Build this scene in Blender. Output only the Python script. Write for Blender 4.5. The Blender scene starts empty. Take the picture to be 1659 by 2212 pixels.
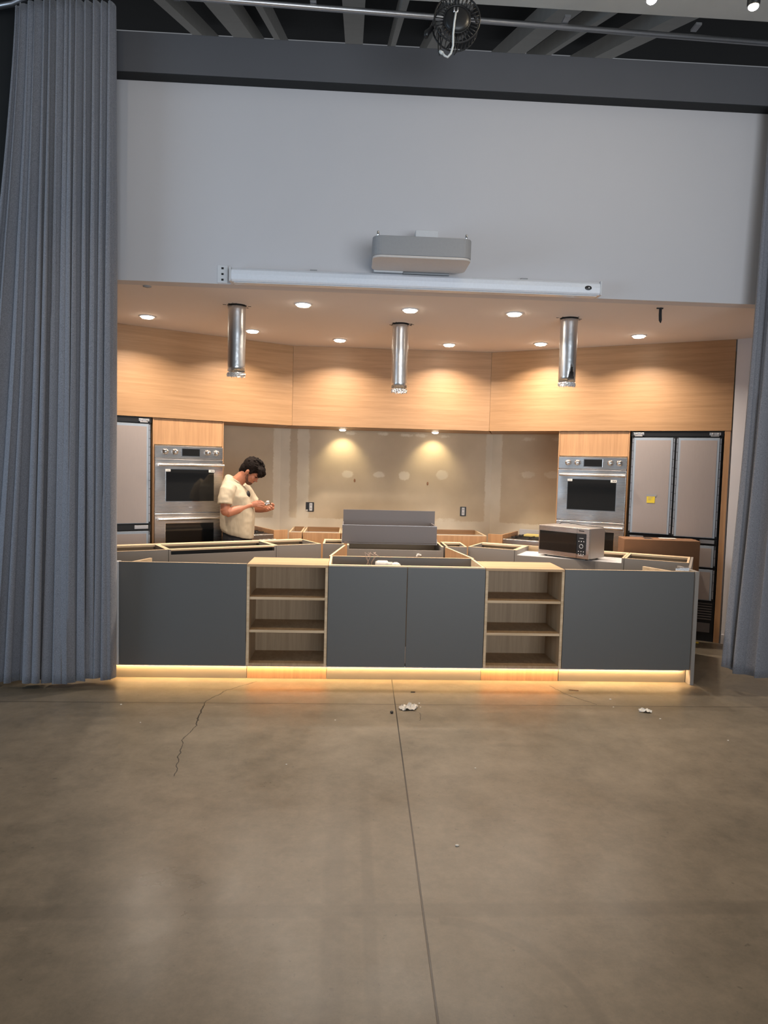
import bpy, bmesh, math, random
from mathutils import Vector, Matrix, noise
PI = math.pi
R = math.radians
random.seed(7)
S = bpy.context.scene
COL = S.collection
S.view_settings.view_transform = 'Standard'
S.view_settings.look = 'None'
S.view_settings.gamma = 1
S.view_settings.use_curve_mapping = False
S.view_settings.exposure = 0.0

# ---------------------------------------------------------------- camera
FPX, PITCH, ROLL, YAW, CD, CH = 1501.813, -0.0642146, 0.0253584, -0.0523163, 5.13247, 1.61208
fw = Vector((-math.sin(YAW) * math.cos(PITCH), math.cos(YAW) * math.cos(PITCH), math.sin(PITCH)))
rt = Vector((math.cos(YAW), math.sin(YAW), 0))
up = rt.cross(fw)
r2 = rt * math.cos(ROLL) + up * math.sin(ROLL)
u2 = -rt * math.sin(ROLL) + up * math.cos(ROLL)
cam = bpy.data.cameras.new('camera')
cam.sensor_fit = 'VERTICAL'
cam.sensor_height = 24
cam.lens = FPX / 2212 * 24
cam.clip_end = 100
co = bpy.data.objects.new('camera', cam)
COL.objects.link(co)
m = Matrix.Identity(4)
for i in range(3):
    m[i][0] = r2[i]; m[i][1] = u2[i]; m[i][2] = -fw[i]
m[0][3], m[1][3], m[2][3] = 0, -CD, CH
co.matrix_world = m
S.camera = co

# ---------------------------------------------------------------- world and big lights
W = bpy.data.worlds.new('world')
S.world = W
W.use_nodes = True
W.node_tree.nodes['Background'].inputs[0].default_value = (0.74, 0.78, 0.84, 1)
W.node_tree.nodes['Background'].inputs[1].default_value = 0.22


def light(name, kind, loc, energy, color, target=None, **kw):
    d = bpy.data.lights.new(name, kind)
    d.energy = energy
    d.color = color
    for k, v in kw.items():
        setattr(d, k, v)
    o = bpy.data.objects.new(name, d)
    COL.objects.link(o)
    o.location = loc
    if target is not None:
        o.rotation_euler = (Vector(target) - Vector(loc)).to_track_quat('-Z', 'Y').to_euler()
    return o


WARM = (1.0, 0.86, 0.72)
light('window_daylight', 'AREA', (-5.6, -3.2, 1.8), 42, (0.58, 0.78, 1.0), (0.2, -0.2, 2.2), shape='RECTANGLE', size=2.6, size_y=2.2, spread=R(120))
light('window_daylight', 'AREA', (2.4, -8.6, 1.5), 62, (0.84, 0.92, 1.0), (0.6, 0, 3.2), shape='RECTANGLE', size=5, size_y=2.2, spread=R(75))


# ---------------------------------------------------------------- materials
def newmat(name):
    mt = bpy.data.materials.new(name)
    mt.use_nodes = True
    return mt, mt.node_tree.nodes, mt.node_tree.links, mt.node_tree.nodes['Principled BSDF']


def srgb(r, g, b):
    f = lambda c: (c / 255 / 12.92) if c / 255 <= 0.04045 else ((c / 255 + 0.055) / 1.055) ** 2.4
    return (f(r), f(g), f(b), 1)


def pm(name, col, rough=0.6, metal=0.0, nscale=60, namt=0.06, bump=0.0, bscale=None, stretch=(1, 1, 1), spec=0.5):
    """principled material whose colour is varied by a noise"""
    mt, N, L, b = newmat(name)
    tc = N.new('ShaderNodeTexCoord')
    mp = N.new('ShaderNodeMapping')
    mp.inputs['Scale'].default_value = stretch
    L.new(tc.outputs['Object'], mp.inputs[0])
    nz = N.new('ShaderNodeTexNoise')
    nz.inputs['Scale'].default_value = nscale
    nz.inputs['Detail'].default_value = 4
    L.new(mp.outputs[0], nz.inputs['Vector'])
    mx = N.new('ShaderNodeMix'); mx.data_type = 'RGBA'
    c = Vector(col[:3])
    mx.inputs[6].default_value = (*(c * (1 - namt)), 1)
    mx.inputs[7].default_value = (*(c * (1 + namt)), 1)
    L.new(nz.outputs[0], mx.inputs[0])
    L.new(mx.outputs[2], b.inputs['Base Color'])
    b.inputs['Roughness'].default_value = rough
    b.inputs['Metallic'].default_value = metal
    b.inputs['Specular IOR Level'].default_value = spec
    if bump:
        nb = N.new('ShaderNodeTexNoise')
        nb.inputs['Scale'].default_value = bscale or nscale
        nb.inputs['Detail'].default_value = 3
        L.new(mp.outputs[0], nb.inputs['Vector'])
        bp = N.new('ShaderNodeBump')
        bp.inputs['Strength'].default_value = bump
        bp.inputs['Distance'].default_value = 0.01
        L.new(nb.outputs[0], bp.inputs['Height'])
        L.new(bp.outputs[0], b.inputs['Normal'])
    return mt


def wood(name, c1, c2, axis='x', rough=0.45, fine=1.0):
    mt, N, L, b = newmat(name)
    tc = N.new('ShaderNodeTexCoord')
    mp = N.new('ShaderNodeMapping')
    sc = {'x': (0.9, 10, 26), 'z': (30, 12, 0.9), 'y': (26, 0.9, 20)}[axis]
    mp.inputs['Scale'].default_value = [s * fine for s in sc]
    L.new(tc.outputs['Object'], mp.inputs[0])
    n1 = N.new('ShaderNodeTexNoise')
    n1.inputs['Scale'].default_value = 1.0
    n1.inputs['Detail'].default_value = 6
    n1.inputs['Roughness'].default_value = 0.65
    n1.inputs['Distortion'].default_value = 0.6
    L.new(mp.outputs[0], n1.inputs['Vector'])
    n2 = N.new('ShaderNodeTexNoise')
    n2.inputs['Scale'].default_value = 6.0
    n2.inputs['Detail'].default_value = 3
    L.new(mp.outputs[0], n2.inputs['Vector'])
    ad = N.new('ShaderNodeMath'); ad.operation = 'MULTIPLY_ADD'
    ad.inputs[1].default_value = 0.35
    L.new(n2.outputs[0], ad.inputs[0]); L.new(n1.outputs[0], ad.inputs[2])
    cr = N.new('ShaderNodeValToRGB')
    cr.color_ramp.elements[0].position = 0.45
    cr.color_ramp.elements[0].color = c1
    cr.color_ramp.elements[1].position = 0.85
    cr.color_ramp.elements[1].color = c2
    L.new(ad.outputs[0], cr.inputs[0])
    L.new(cr.outputs[0], b.inputs['Base Color'])
    b.inputs['Roughness'].default_value = rough
    return mt


def steel(name, col=(0.62, 0.60, 0.58), rough=0.28, axis='x', wave=0.0):
    mt, N, L, b = newmat(name)
    tc = N.new('ShaderNodeTexCoord')
    mp = N.new('ShaderNodeMapping')
    mp.inputs['Scale'].default_value = (1, 1, 300) if axis == 'x' else (300, 300, 1)
    L.new(tc.outputs['Object'], mp.inputs[0])
    nz = N.new('ShaderNodeTexNoise')
    nz.inputs['Scale'].default_value = 2
    nz.inputs['Detail'].default_value = 3
    L.new(mp.outputs[0], nz.inputs['Vector'])
    mr = N.new('ShaderNodeMapRange')
    mr.inputs[3].default_value = rough - 0.08
    mr.inputs[4].default_value = rough + 0.1
    L.new(nz.outputs[0], mr.inputs[0])
    L.new(mr.outputs[0], b.inputs['Roughness'])
    b.inputs['Base Color'].default_value = (*col, 1)
    b.inputs['Metallic'].default_value = 1
    if wave:
        nb = N.new('ShaderNodeTexNoise')
        nb.inputs['Scale'].default_value = 3.2
        nb.inputs['Detail'].default_value = 1
        L.new(tc.outputs['Object'], nb.inputs['Vector'])
        bp = N.new('ShaderNodeBump')
        bp.inputs['Strength'].default_value = wave
        bp.inputs['Distance'].default_value = 0.05
        L.new(nb.outputs[0], bp.inputs['Height'])
        L.new(bp.outputs[0], b.inputs['Normal'])
    return mt


def emit(name, col, st):
    mt, N, L, b = newmat(name)
    b.inputs['Base Color'].default_value = (0.8, 0.8, 0.8, 1)
    b.inputs['Emission Color'].default_value = (*col, 1)
    b.inputs['Emission Strength'].default_value = st
    return mt


M = {}
M['oak_h'] = wood('oak_horizontal', srgb(158, 121, 84), srgb(182, 143, 104), 'x')
M['oak_v'] = wood('oak_vertical', srgb(170, 128, 90), srgb(196, 152, 110), 'z')
M['oak_pale'] = wood('oak_pale', srgb(160, 132, 100), srgb(186, 158, 124), 'z', 0.5)
M['oak_top'] = wood('oak_top', srgb(176, 140, 102), srgb(204, 170, 130), 'x', 0.5)
M['edge'] = wood('plywood_edge', srgb(196, 168, 132), srgb(226, 200, 166), 'x', 0.6)
M['panel'] = pm('grey_laminate', srgb(97, 97, 96), 0.42, 0, 300, 0.05)
M['box'] = pm('grey_box_board', srgb(140, 134, 128), 0.55, 0, 200, 0.06)
M['darkbox'] = pm('dark_grey_drawer_board', srgb(98, 93, 93), 0.45, 0, 200, 0.05)
M['toe'] = pm('beige_toe_board', srgb(142, 132, 114), 0.4, 0, 100, 0.04)
M['white'] = pm('white_wall_paint', srgb(204, 201, 203), 0.85, 0, 3, 0.015, 0.05, 200)
M['ceil'] = pm('kitchen_ceiling_paint', srgb(226, 216, 210), 0.85, 0, 3, 0.015)
M['beam'] = pm('grey_beam_paint', srgb(90, 90, 94), 0.7, 0, 5, 0.04)
M['darkgap'] = pm('dark_shade_and_parts', srgb(30, 31, 33), 0.8)
M['joist'] = pm('grey_joist', srgb(196, 194, 188), 0.85, 0, 8, 0.1)
M['deck'] = pm('dark_roof_deck', srgb(30, 31, 32), 0.9, 0, 6, 0.2)
M['bulk'] = pm('grey_bulkhead', srgb(190, 190, 186), 0.85, 0, 4, 0.12)
M['alu'] = pm('aluminium_rail', (0.62, 0.62, 0.64), 0.35, 0.9)
M['black'] = pm('black_plastic', (0.012, 0.012, 0.013), 0.4)
M['blackglass'] = pm('black_oven_glass', (0.012, 0.012, 0.012), 0.08)
M['steel'] = steel('brushed_steel', (0.60, 0.565, 0.535), 0.27, 'x', 0.25)
M['steelside'] = steel('steel_case', (0.52, 0.49, 0.47), 0.42, 'z')
M['chrome'] = pm('chrome', (0.8, 0.8, 0.8), 0.12, 1.0)
M['handle'] = pm('polished_handle', (0.86, 0.82, 0.78), 0.25, 1.0)
M['film'] = pm('fridge_panel_film', srgb(160, 150, 146), 0.45, 0.1, 40, 0.05, 0, None, (8, 8, 0.4))
M['filmedge'] = pm('pale_blue_film_edge', srgb(150, 162, 176), 0.4)
M['card'] = pm('brown_cardboard', srgb(128, 94, 68), 0.85, 0, 12, 0.1, 0.1, 60)
M['cardtape'] = pm('brown_tape', srgb(150, 104, 66), 0.35)
M['paper'] = pm('white_paper', srgb(225, 222, 216), 0.7)
M['yellow'] = pm('yellow_paper', srgb(222, 196, 56), 0.7)
M['foam'] = pm('pale_yellow_foam', srgb(216, 196, 120), 0.8)
M['whiteplastic'] = pm('white_plastic', srgb(214, 214, 216), 0.35)
M['whitecase'] = pm('white_metal_case', srgb(232, 235, 242), 0.22)
M['greyplastic'] = pm('grey_plastic', srgb(150, 150, 152), 0.5)
M['beigeplastic'] = pm('pale_underside', srgb(206, 200, 196), 0.4)
M['skin'] = pm('skin', srgb(180, 118, 90), 0.5, 0, 20, 0.06)
M['shirt'] = pm('cream_cotton', srgb(186, 172, 148), 0.9, 0, 14, 0.05, 0.9, 9, (1.3, 1.0, 0.35))
M['trousers'] = pm('black_trousers', (0.012, 0.012, 0.014), 0.8)
M['hair'] = pm('dark_brown_hair', srgb(22, 15, 12), 0.85, 0, 40, 0.4, 0.8, 70, (1, 1, 1), 0.15)
M['beard'] = pm('short_beard', srgb(96, 62, 46), 0.8, 0, 60, 0.2)
M['shoe'] = pm('dark_shoe', (0.02, 0.018, 0.016), 0.6)
M['clear'] = pm('cloudy_plastic', srgb(206, 200, 192), 0.25)
M['wire'] = pm('pale_wire', srgb(200, 170, 150), 0.5)
M['whitecable'] = pm('white_cable', srgb(225, 228, 226), 0.5)


def foil_mat():
    mt, N, L, b = newmat('galvanised_duct')
    tc = N.new('ShaderNodeTexCoord')
    nz = N.new('ShaderNodeTexNoise')
    nz.inputs['Scale'].default_value = 30
    nz.inputs['Detail'].default_value = 2
    L.new(tc.outputs['Object'], nz.inputs['Vector'])
    bp = N.new('ShaderNodeBump')
    bp.inputs['Strength'].default_value = 0.12
    bp.inputs['Distance'].default_value = 0.01
    L.new(nz.outputs[0], bp.inputs['Height'])
    L.new(bp.outputs[0], b.inputs['Normal'])
    b.inputs['Base Color'].default_value = (0.66, 0.67, 0.68, 1)
    b.inputs['Metallic'].default_value = 1
    b.inputs['Roughness'].default_value = 0.3
    return mt


M['foil'] = foil_mat()
M['crumple'] = pm('crumpled_foil', (0.8, 0.8, 0.8), 0.2, 1.0, 60, 0.1, 1.0, 90)


def fabric_mat():
    mt, N, L, b = newmat('blue_grey_curtain_fabric')
    tc = N.new('ShaderNodeTexCoord')
    nz = N.new('ShaderNodeTexNoise')
    nz.inputs['Scale'].default_value = 260
    nz.inputs['Detail'].default_value = 2
    L.new(tc.outputs['Object'], nz.inputs['Vector'])
    cr = N.new('ShaderNodeValToRGB')
    cr.color_ramp.elements[0].position = 0.3
    cr.color_ramp.elements[0].color = srgb(104, 106, 114)
    cr.color_ramp.elements[1].position = 0.7
    cr.color_ramp.elements[1].color = srgb(146, 148, 156)
    L.new(nz.outputs[0], cr.inputs[0])
    L.new(cr.outputs[0], b.inputs['Base Color'])
    b.inputs['Roughness'].default_value = 0.9
    b.inputs['Sheen Weight'].default_value = 0.25
    bp = N.new('ShaderNodeBump')
    bp.inputs['Strength'].default_value = 0.3
    bp.inputs['Distance'].default_value = 0.003
    L.new(nz.outputs[0], bp.inputs['Height'])
    L.new(bp.outputs[0], b.inputs['Normal'])
    return mt


M['fabric'] = fabric_mat()


def floor_mat():
    mt, N, L, b = newmat('polished_concrete')
    tc = N.new('ShaderNodeTexCoord')
    P = tc.outputs['Object']

    def math_(op, a, bb=None, cc=None, clamp=False):
        n = N.new('ShaderNodeMath'); n.operation = op; n.use_clamp = clamp
        for i, v in enumerate((a, bb, cc)):
            if v is None: continue
            if isinstance(v, (int, float)): n.inputs[i].default_value = v
            else: L.new(v, n.inputs[i])
        return n.outputs[0]

    def noise_(scale, detail=4, vec=P, stretch=None, rough=0.55, dist=0.0):
        if stretch:
            mp = N.new('ShaderNodeMapping'); mp.inputs['Scale'].default_value = stretch
            L.new(vec, mp.inputs[0]); vec = mp.outputs[0]
        n = N.new('ShaderNodeTexNoise'); n.inputs['Scale'].default_value = scale
        n.inputs['Detail'].default_value = detail; n.inputs['Roughness'].default_value = rough
        n.inputs['Distortion'].default_value = dist
        L.new(vec, n.inputs['Vector'])
        return n.outputs[0]

    def mixc(f, a, c):
        n = N.new('ShaderNodeMix'); n.data_type = 'RGBA'
        L.new(f, n.inputs[0])
        for i, v in ((6, a), (7, c)):
            if isinstance(v, tuple): n.inputs[i].default_value = v
            else: L.new(v, n.inputs[i])
        return n.outputs[2]

    big = math_('SMOOTHSTEP', noise_(0.9, 8, rough=0.62, dist=0.4), 0.3, 0.7) if False else None
    n1 = N.new('ShaderNodeMapRange'); n1.inputs[1].default_value = 0.3; n1.inputs[2].default_value = 0.7
    L.new(noise_(0.8, 10, rough=0.66, dist=0.3), n1.inputs[0])
    n2 = N.new('ShaderNodeMapRange'); n2.inputs[1].default_value = 0.25; n2.inputs[2].default_value = 0.75
    L.new(noise_(6.0, 12, rough=0.82), n2.inputs[0])
    base = mixc(n1.outputs[0], srgb(72, 68, 57), srgb(136, 123, 105))
    fine = mixc(n2.outputs[0], srgb(78, 73, 62), srgb(158, 145, 126))
    m0 = N.new('ShaderNodeMix'); m0.data_type = 'RGBA'; m0.inputs[0].default_value = 0.5
    L.new(base, m0.inputs[6]); L.new(fine, m0.inputs[7])
    col = m0.outputs[2]
    # pale scuffs and dark specks
    sc = N.new('ShaderNodeMapRange'); sc.inputs[1].default_value = 0.62; sc.inputs[2].default_value = 0.78
    sc.inputs[4].default_value = 0.35
    L.new(noise_(1.7, 9, stretch=(1, 2.2, 1), rough=0.75), sc.inputs[0])
    col = mixc(sc.outputs[0], col, srgb(176, 160, 140))
    dk = N.new('ShaderNodeMapRange'); dk.inputs[1].default_value = 0.68; dk.inputs[2].default_value = 0.75
    dk.inputs[4].default_value = 0.6
    L.new(noise_(28, 3), dk.inputs[0])
    col = mixc(dk.outputs[0], col, srgb(74, 66, 56))
    # distorted coordinates for lines
    sx = N.new('ShaderNodeSeparateXYZ'); L.new(P, sx.inputs[0])
    x, y = sx.outputs[0], sx.outputs[1]
    wob = math_('MULTIPLY', math_('SUBTRACT', noise_(9, 4), 0.5), 0.05)

    def band(d, w):      # 1 inside |d| < w
        n = N.new('ShaderNodeMapRange')
        n.inputs[1].default_value = w; n.inputs[2].default_value = w * 0.55
        L.new(math_('ABSOLUTE', d), n.inputs[0])
        return n.outputs[0]
    # saw cut towards the camera, saw cut along the counter, soft stain line further forward
    d1 = math_('SUBTRACT', x, math_('MULTIPLY_ADD', y, 0.0205, 0.362))
    cut = band(d1, 0.0045)
    d2 = math_('ADD', y, 0.495)
    cut2 = math_('MULTIPLY', band(d2, 0.006), 0.65)
    lines = math_('MAXIMUM', cut, cut2)
    d3 = math_('ADD', math_('ADD', y, 2.70), math_('MULTIPLY', wob, 0.6))
    soft = math_('MULTIPLY', band(d3, 0.05), 0.26)
    for xx, ww in ((-0.02, 0.05), (0.11, 0.03)):
        lim = N.new('ShaderNodeMapRange'); lim.inputs[1].default_value = -1.5; lim.inputs[2].default_value = -2.3
        L.new(y, lim.inputs[0])
        soft = math_('MAXIMUM', soft, math_('MULTIPLY', math_('MULTIPLY', band(math_('SUBTRACT', x, xx), ww), lim.outputs[0]), 0.22))
    # tyre-like arc
    dx = math_('SUBTRACT', x, 0.28); dy = math_('ADD', y, 3.25)
    rad = math_('SQRT', math_('ADD', math_('MULTIPLY', dx, dx), math_('MULTIPLY', dy, dy)))
    arc = math_('MULTIPLY', band(math_('SUBTRACT', rad, 0.5), 0.03), math_('GREATER_THAN', x, 0.36))
    soft = math_('MAXIMUM', soft, math_('MULTIPLY', arc, 0.2))
    # hairline cracks
    wx = math_('ADD', x, wob)
    wy = math_('ADD', y, math_('MULTIPLY', math_('SUBTRACT', noise_(14, 3), 0.5), 0.04))

    def seg(a, c, w):
        cx = N.new('ShaderNodeCombineXYZ'); L.new(wx, cx.inputs[0]); L.new(wy, cx.inputs[1])
        ab = (c[0] - a[0], c[1] - a[1]); ll = ab[0] ** 2 + ab[1] ** 2
        px = math_('SUBTRACT', wx, a[0]); py = math_('SUBTRACT', wy, a[1])
        t = math_('MULTIPLY', math_('ADD', math_('MULTIPLY', px, ab[0]), math_('MULTIPLY', py, ab[1])), 1 / ll, clamp=True)
        ex = math_('SUBTRACT', px, math_('MULTIPLY', t, ab[0])); ey = math_('SUBTRACT', py, math_('MULTIPLY', t, ab[1]))
        d = math_('SQRT', math_('ADD', math_('MULTIPLY', ex, ex), math_('MULTIPLY', ey, ey)))
        return band(d, w)
    for pl, w in (([(-.65, -.02), (-.83, -.225), (-.93, -.46), (-.915, -.75), (-.90, -.90)], .005),
                  ([(-.90, -.90), (-.93, -1.14), (-.89, -1.4), (-.86, -1.6)], .0035),
                  ([(1.547, -.05), (1.596, -.22), (1.672, -.35), (1.765, -.467)], .0045),
                  ([(.45, -.60), (.50, -.66), (.49, -.80)], .002)):
        for a, c in zip(pl, pl[1:]):
            lines = math_('MAXIMUM', lines, seg(a, c, w))
    # chipped spots at the far right front
    col = mixc(soft, col, srgb(70, 64, 54))
    col = mixc(lines, col, srgb(44, 38, 32))
    L.new(col, b.inputs['Base Color'])
    rr = N.new('ShaderNodeMapRange'); rr.inputs[3].default_value = 0.26; rr.inputs[4].default_value = 0.46
    L.new(n1.outputs[0], rr.inputs[0])
    L.new(rr.outputs[0], b.inputs['Roughness'])
    bp = N.new('ShaderNodeBump'); bp.inputs['Strength'].default_value = 0.25; bp.inputs['Distance'].default_value = 0.006
    L.new(math_('SUBTRACT', math_('MULTIPLY', noise_(22, 5), 0.25), math_('MULTIPLY', lines, 0.8)), bp.inputs['Height'])
    L.new(bp.outputs[0], b.inputs['Normal'])
    return mt


M['floor'] = floor_mat()


def drywall_mat():
    """unpainted drywall: grey-tan paper, joint compound where the 'mud' attribute is high"""
    mt, N, L, b = newmat('mudded_drywall')
    tc = N.new('ShaderNodeTexCoord')
    at = N.new('ShaderNodeAttribute'); at.attribute_name = 'mud'
    nz = N.new('ShaderNodeTexNoise'); nz.inputs['Scale'].default_value = 22; nz.inputs['Detail'].default_value = 6
    nz.inputs['Roughness'].default_value = 0.7
    L.new(tc.outputs['Object'], nz.inputs['Vector'])
    ma = N.new('ShaderNodeMath'); ma.operation = 'MULTIPLY_ADD'; ma.inputs[1].default_value = 0.7; ma.inputs[2].default_value = -0.35
    L.new(nz.outputs[0], ma.inputs[0])
    ad = N.new('ShaderNodeMath'); ad.operation = 'ADD'
    L.new(at.outputs['Fac'], ad.inputs[0]); L.new(ma.outputs[0], ad.inputs[1])
    mr = N.new('ShaderNodeMapRange'); mr.inputs[1].default_value = 0.42; mr.inputs[2].default_value = 0.6
    L.new(ad.outputs[0], mr.inputs[0])
    paper = N.new('ShaderNodeValToRGB')
    paper.color_ramp.elements[0].position = 0.35; paper.color_ramp.elements[0].color = srgb(200, 184, 158)
    paper.color_ramp.elements[1].position = 0.65; paper.color_ramp.elements[1].color = srgb(210, 194, 168)
    n2 = N.new('ShaderNodeTexNoise'); n2.inputs['Scale'].default_value = 3; n2.inputs['Detail'].default_value = 4
    L.new(tc.outputs['Object'], n2.inputs['Vector']); L.new(n2.outputs[0], paper.inputs[0])
    mudc = N.new('ShaderNodeValToRGB')
    mudc.color_ramp.elements[0].position = 0.3; mudc.color_ramp.elements[0].color = srgb(230, 220, 200)
    mudc.color_ramp.elements[1].position = 0.7; mudc.color_ramp.elements[1].color = srgb(216, 206, 186)
    L.new(n2.outputs[0], mudc.inputs[0])
    mx = N.new('ShaderNodeMix'); mx.data_type = 'RGBA'
    L.new(mr.outputs[0], mx.inputs[0]); L.new(paper.outputs[0], mx.inputs[6]); L.new(mudc.outputs[0], mx.inputs[7])
    L.new(mx.outputs[2], b.inputs['Base Color'])
    b.inputs['Roughness'].default_value = 0.9
    return mt


M['drywall'] = drywall_mat()


# ---------------------------------------------------------------- geometry helpers
class MB:
    def __init__(s):
        s.v = []; s.f = []; s.sm = []

    def quadmesh(s, verts, faces, smooth=False):
        o = len(s.v); s.v += [tuple(v) for v in verts]
        s.f += [tuple(i + o for i in f) for f in faces]; s.sm += [smooth] * len(faces)
        return s

    def box(s, x0, x1, y0, y1, z0, z1):
        v = [(x0, y0, z0), (x1, y0, z0), (x1, y1, z0), (x0, y1, z0), (x0, y0, z1), (x1, y0, z1), (x1, y1, z1), (x0, y1, z1)]
        return s.quadmesh(v, [(0, 3, 2, 1), (4, 5, 6, 7), (0, 1, 5, 4), (1, 2, 6, 5), (2, 3, 7, 6), (3, 0, 4, 7)])

    def obox(s, a, b, th, z0, z1, side=1):
        """wall-like box from plan point a to b, thickened to the left (side=1) of a->b"""
        a = Vector(a); b = Vector(b); d = (b - a).normalized(); n = Vector((-d.y, d.x)) * th * side
        return s.prism([a, b, b + n, a + n] if side > 0 else [a, a + n, b + n, b], z0, z1)

    def prism(s, poly, z0, z1):
        n = len(poly)
        v = [(p[0], p[1], z0) for p in poly] + [(p[0], p[1], z1) for p in poly]
        return s.quadmesh(v, [tuple(range(n))[::-1], tuple(range(n, 2 * n))] + [(i, (i + 1) % n, n + (i + 1) % n, n + i) for i in range(n)])

    def tube(s, pts, r, seg=12, cap=True, flat=1.0):
        pts = [Vector(p) for p in pts]
        rs = r if isinstance(r, (list, tuple)) else [r] * len(pts)
        vs = []; fs = []
        prev = None
        for i, p in enumerate(pts):
            t = (pts[min(i + 1, len(pts) - 1)] - pts[max(i - 1, 0)]).normalized()
            if prev is None:
                a = Vector((0, 0, 1)) if abs(t.z) < 0.9 else Vector((1, 0, 0))
                n = t.cross(a).normalized()
            else:
                n = (prev - t * prev.dot(t)).normalized()
            prev = n; bb = t.cross(n)
            for k in range(seg):
                an = 2 * PI * k / seg
                vs.append(p + n * math.cos(an) * rs[i] + bb * math.sin(an) * rs[i] * flat)
        for i in range(len(pts) - 1):
            for k in range(seg):
                k2 = (k + 1) % seg
                fs.append((i * seg + k, i * seg + k2, (i + 1) * seg + k2, (i + 1) * seg + k))
        if cap:
            fs.append(tuple(range(seg))[::-1]); fs.append(tuple(range((len(pts) - 1) * seg, len(pts) * seg)))
        return s.quadmesh(vs, fs, True)

    def lathe(s, prof, seg=24, c=(0, 0, 0), axis='z'):
        vs = []; fs = []
        for r, h in prof:
            for k in range(seg):
                a = 2 * PI * k / seg
                p = (r * math.cos(a), r * math.sin(a), h)
                if axis == 'y': p = (p[0], p[2], p[1])
                if axis == 'x': p = (p[2], p[0], p[1])
                vs.append((p[0] + c[0], p[1] + c[1], p[2] + c[2]))
        for i in range(len(prof) - 1):
            for k in range(seg):
                k2 = (k + 1) % seg
                fs.append((i * seg + k, i * seg + k2, (i + 1) * seg + k2, (i + 1) * seg + k))
        fs.append(tuple(range(seg))[::-1]); fs.append(tuple(range((len(prof) - 1) * seg, len(prof) * seg)))
        return s.quadmesh(vs, fs, True)

    def ellip(s, c, r, seg=20, rings=12, rot=None):
        vs = []; fs = []
        c = Vector(c)
        for i in range(rings + 1):
            th = PI * i / rings
            for k in range(seg):
                a = 2 * PI * k / seg
                p = Vector((r[0] * math.sin(th) * math.cos(a), r[1] * math.sin(th) * math.sin(a), r[2] * math.cos(th)))
                if rot: p = rot @ p
                vs.append(c + p)
        for i in range(rings):
            for k in range(seg):
                k2 = (k + 1) % seg
                fs.append((i * seg + k, (i + 1) * seg + k, (i + 1) * seg + k2, i * seg + k2))
        return s.quadmesh(vs, fs, True)

    def loft(s, rings, seg=28, p=2.0):
        """rings: (centre, half width x, half width y, optional slope dz/dx)"""
        vs = []; fs = []
        for c, rx, ry, *sl in rings:
            sl = sl[0] if sl else 0
            for k in range(seg):
                a = 2 * PI * k / seg
                ca, sa = math.cos(a), math.sin(a)
                x = rx * math.copysign(abs(ca) ** (2 / p), ca); y = ry * math.copysign(abs(sa) ** (2 / p), sa)
                vs.append((c[0] + x, c[1] + y, c[2] + sl * x))
        n = len(rings)
        for i in range(n - 1):
            for k in range(seg):
                k2 = (k + 1) % seg
                fs.append((i * seg + k, i * seg + k2, (i + 1) * seg + k2, (i + 1) * seg + k))
        fs.append(tuple(range(seg))[::-1]); fs.append(tuple(range((n - 1) * seg, n * seg)))
        return s.quadmesh(vs, fs, True)

    def build(s, name, mat, parent=None, bevel=0.0, loc=None):
        me = bpy.data.meshes.new(name)
        me.from_pydata(s.v, [], s.f)
        me.polygons.foreach_set('use_smooth', s.sm)
        me.update()
        if isinstance(mat, (list, tuple)):
            for q in mat: me.materials.append(q)
        else:
            me.materials.append(mat)
        bm = bmesh.new(); bm.from_mesh(me); bmesh.ops.recalc_face_normals(bm, faces=bm.faces); bm.to_mesh(me); bm.free()
        o = bpy.data.objects.new(name, me)
        COL.objects.link(o)
        if parent is not None: o.parent = parent
        if loc: o.location = loc
        if bevel:
            md = o.modifiers.new('bevel', 'BEVEL'); md.width = bevel; md.segments = 2; md.limit_method = 'ANGLE'
            md.harden_normals = False
        return o


def bx(*a): return MB().box(*a)


def tag(o, label, cat, group=None, kind=None):
    o['label'] = label; o['category'] = cat
    if group: o['group'] = group
    if kind: o['kind'] = kind
    return o


def thing(name, label, cat, loc=(0, 0, 0), rotz=0, group=None):
    o = bpy.data.objects.new(name, None)
    COL.objects.link(o)
    o.location = loc; o.rotation_euler = (0, 0, rotz)
    o.empty_display_size = 0.1
    return tag(o, label, cat, group)


def struct(name, mb, mat, bevel=0):
    o = mb.build(name, mat, None, bevel); o['kind'] = 'structure'
    return o


def dup(root, loc, rotz, label, group=None):
    r = root.copy(); COL.objects.link(r); r.location = loc; r.rotation_euler = (0, 0, rotz); r['label'] = label
    if group: r['group'] = group
    for ch in list(root.children):
        c = ch.copy(); COL.objects.link(c); c.parent = r
        for g in ch.children:
            d = g.copy(); COL.objects.link(d); d.parent = c
    return r


XC = 0.457          # middle of the kitchen
ZC = 2.894          # kitchen ceiling
ZT = 0.876          # top of base cabinets
C30, S30 = math.cos(R(30)), 0.5


def wing(side, s, off=0.0):
    """plan point on the kitchen's angled side run: s along from the corner, off behind the front plane"""
    return Vector((XC + side * (1.08 + C30 * s + S30 * off), 2.5 - S30 * s + C30 * off))


# ================================================================ SETTING
struct('floor', bx(-6, 7, -9, 4.2, -0.1, 0), M['floor'])
struct('ceiling', bx(-3.2, 4.1, 0.12, 3.9, ZC, ZC + 0.1), M['ceil'])
struct('wall_front', bx(-2.2, 4.1, 0.0, 0.12, ZC, 4.268), M['white'])
# wall above the opening is cut flush with the kitchen ceiling: cover strip
struct('wall_left', bx(-6, -2.2, 0.03, 0.12, 0, 5.6), M['deck'])  # dark colour stands in for the unlit space beside the curtain
struct('wall_right', bx(4.1, 7, 0.0, 0.12, 0, 4.268), M['white'])
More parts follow.
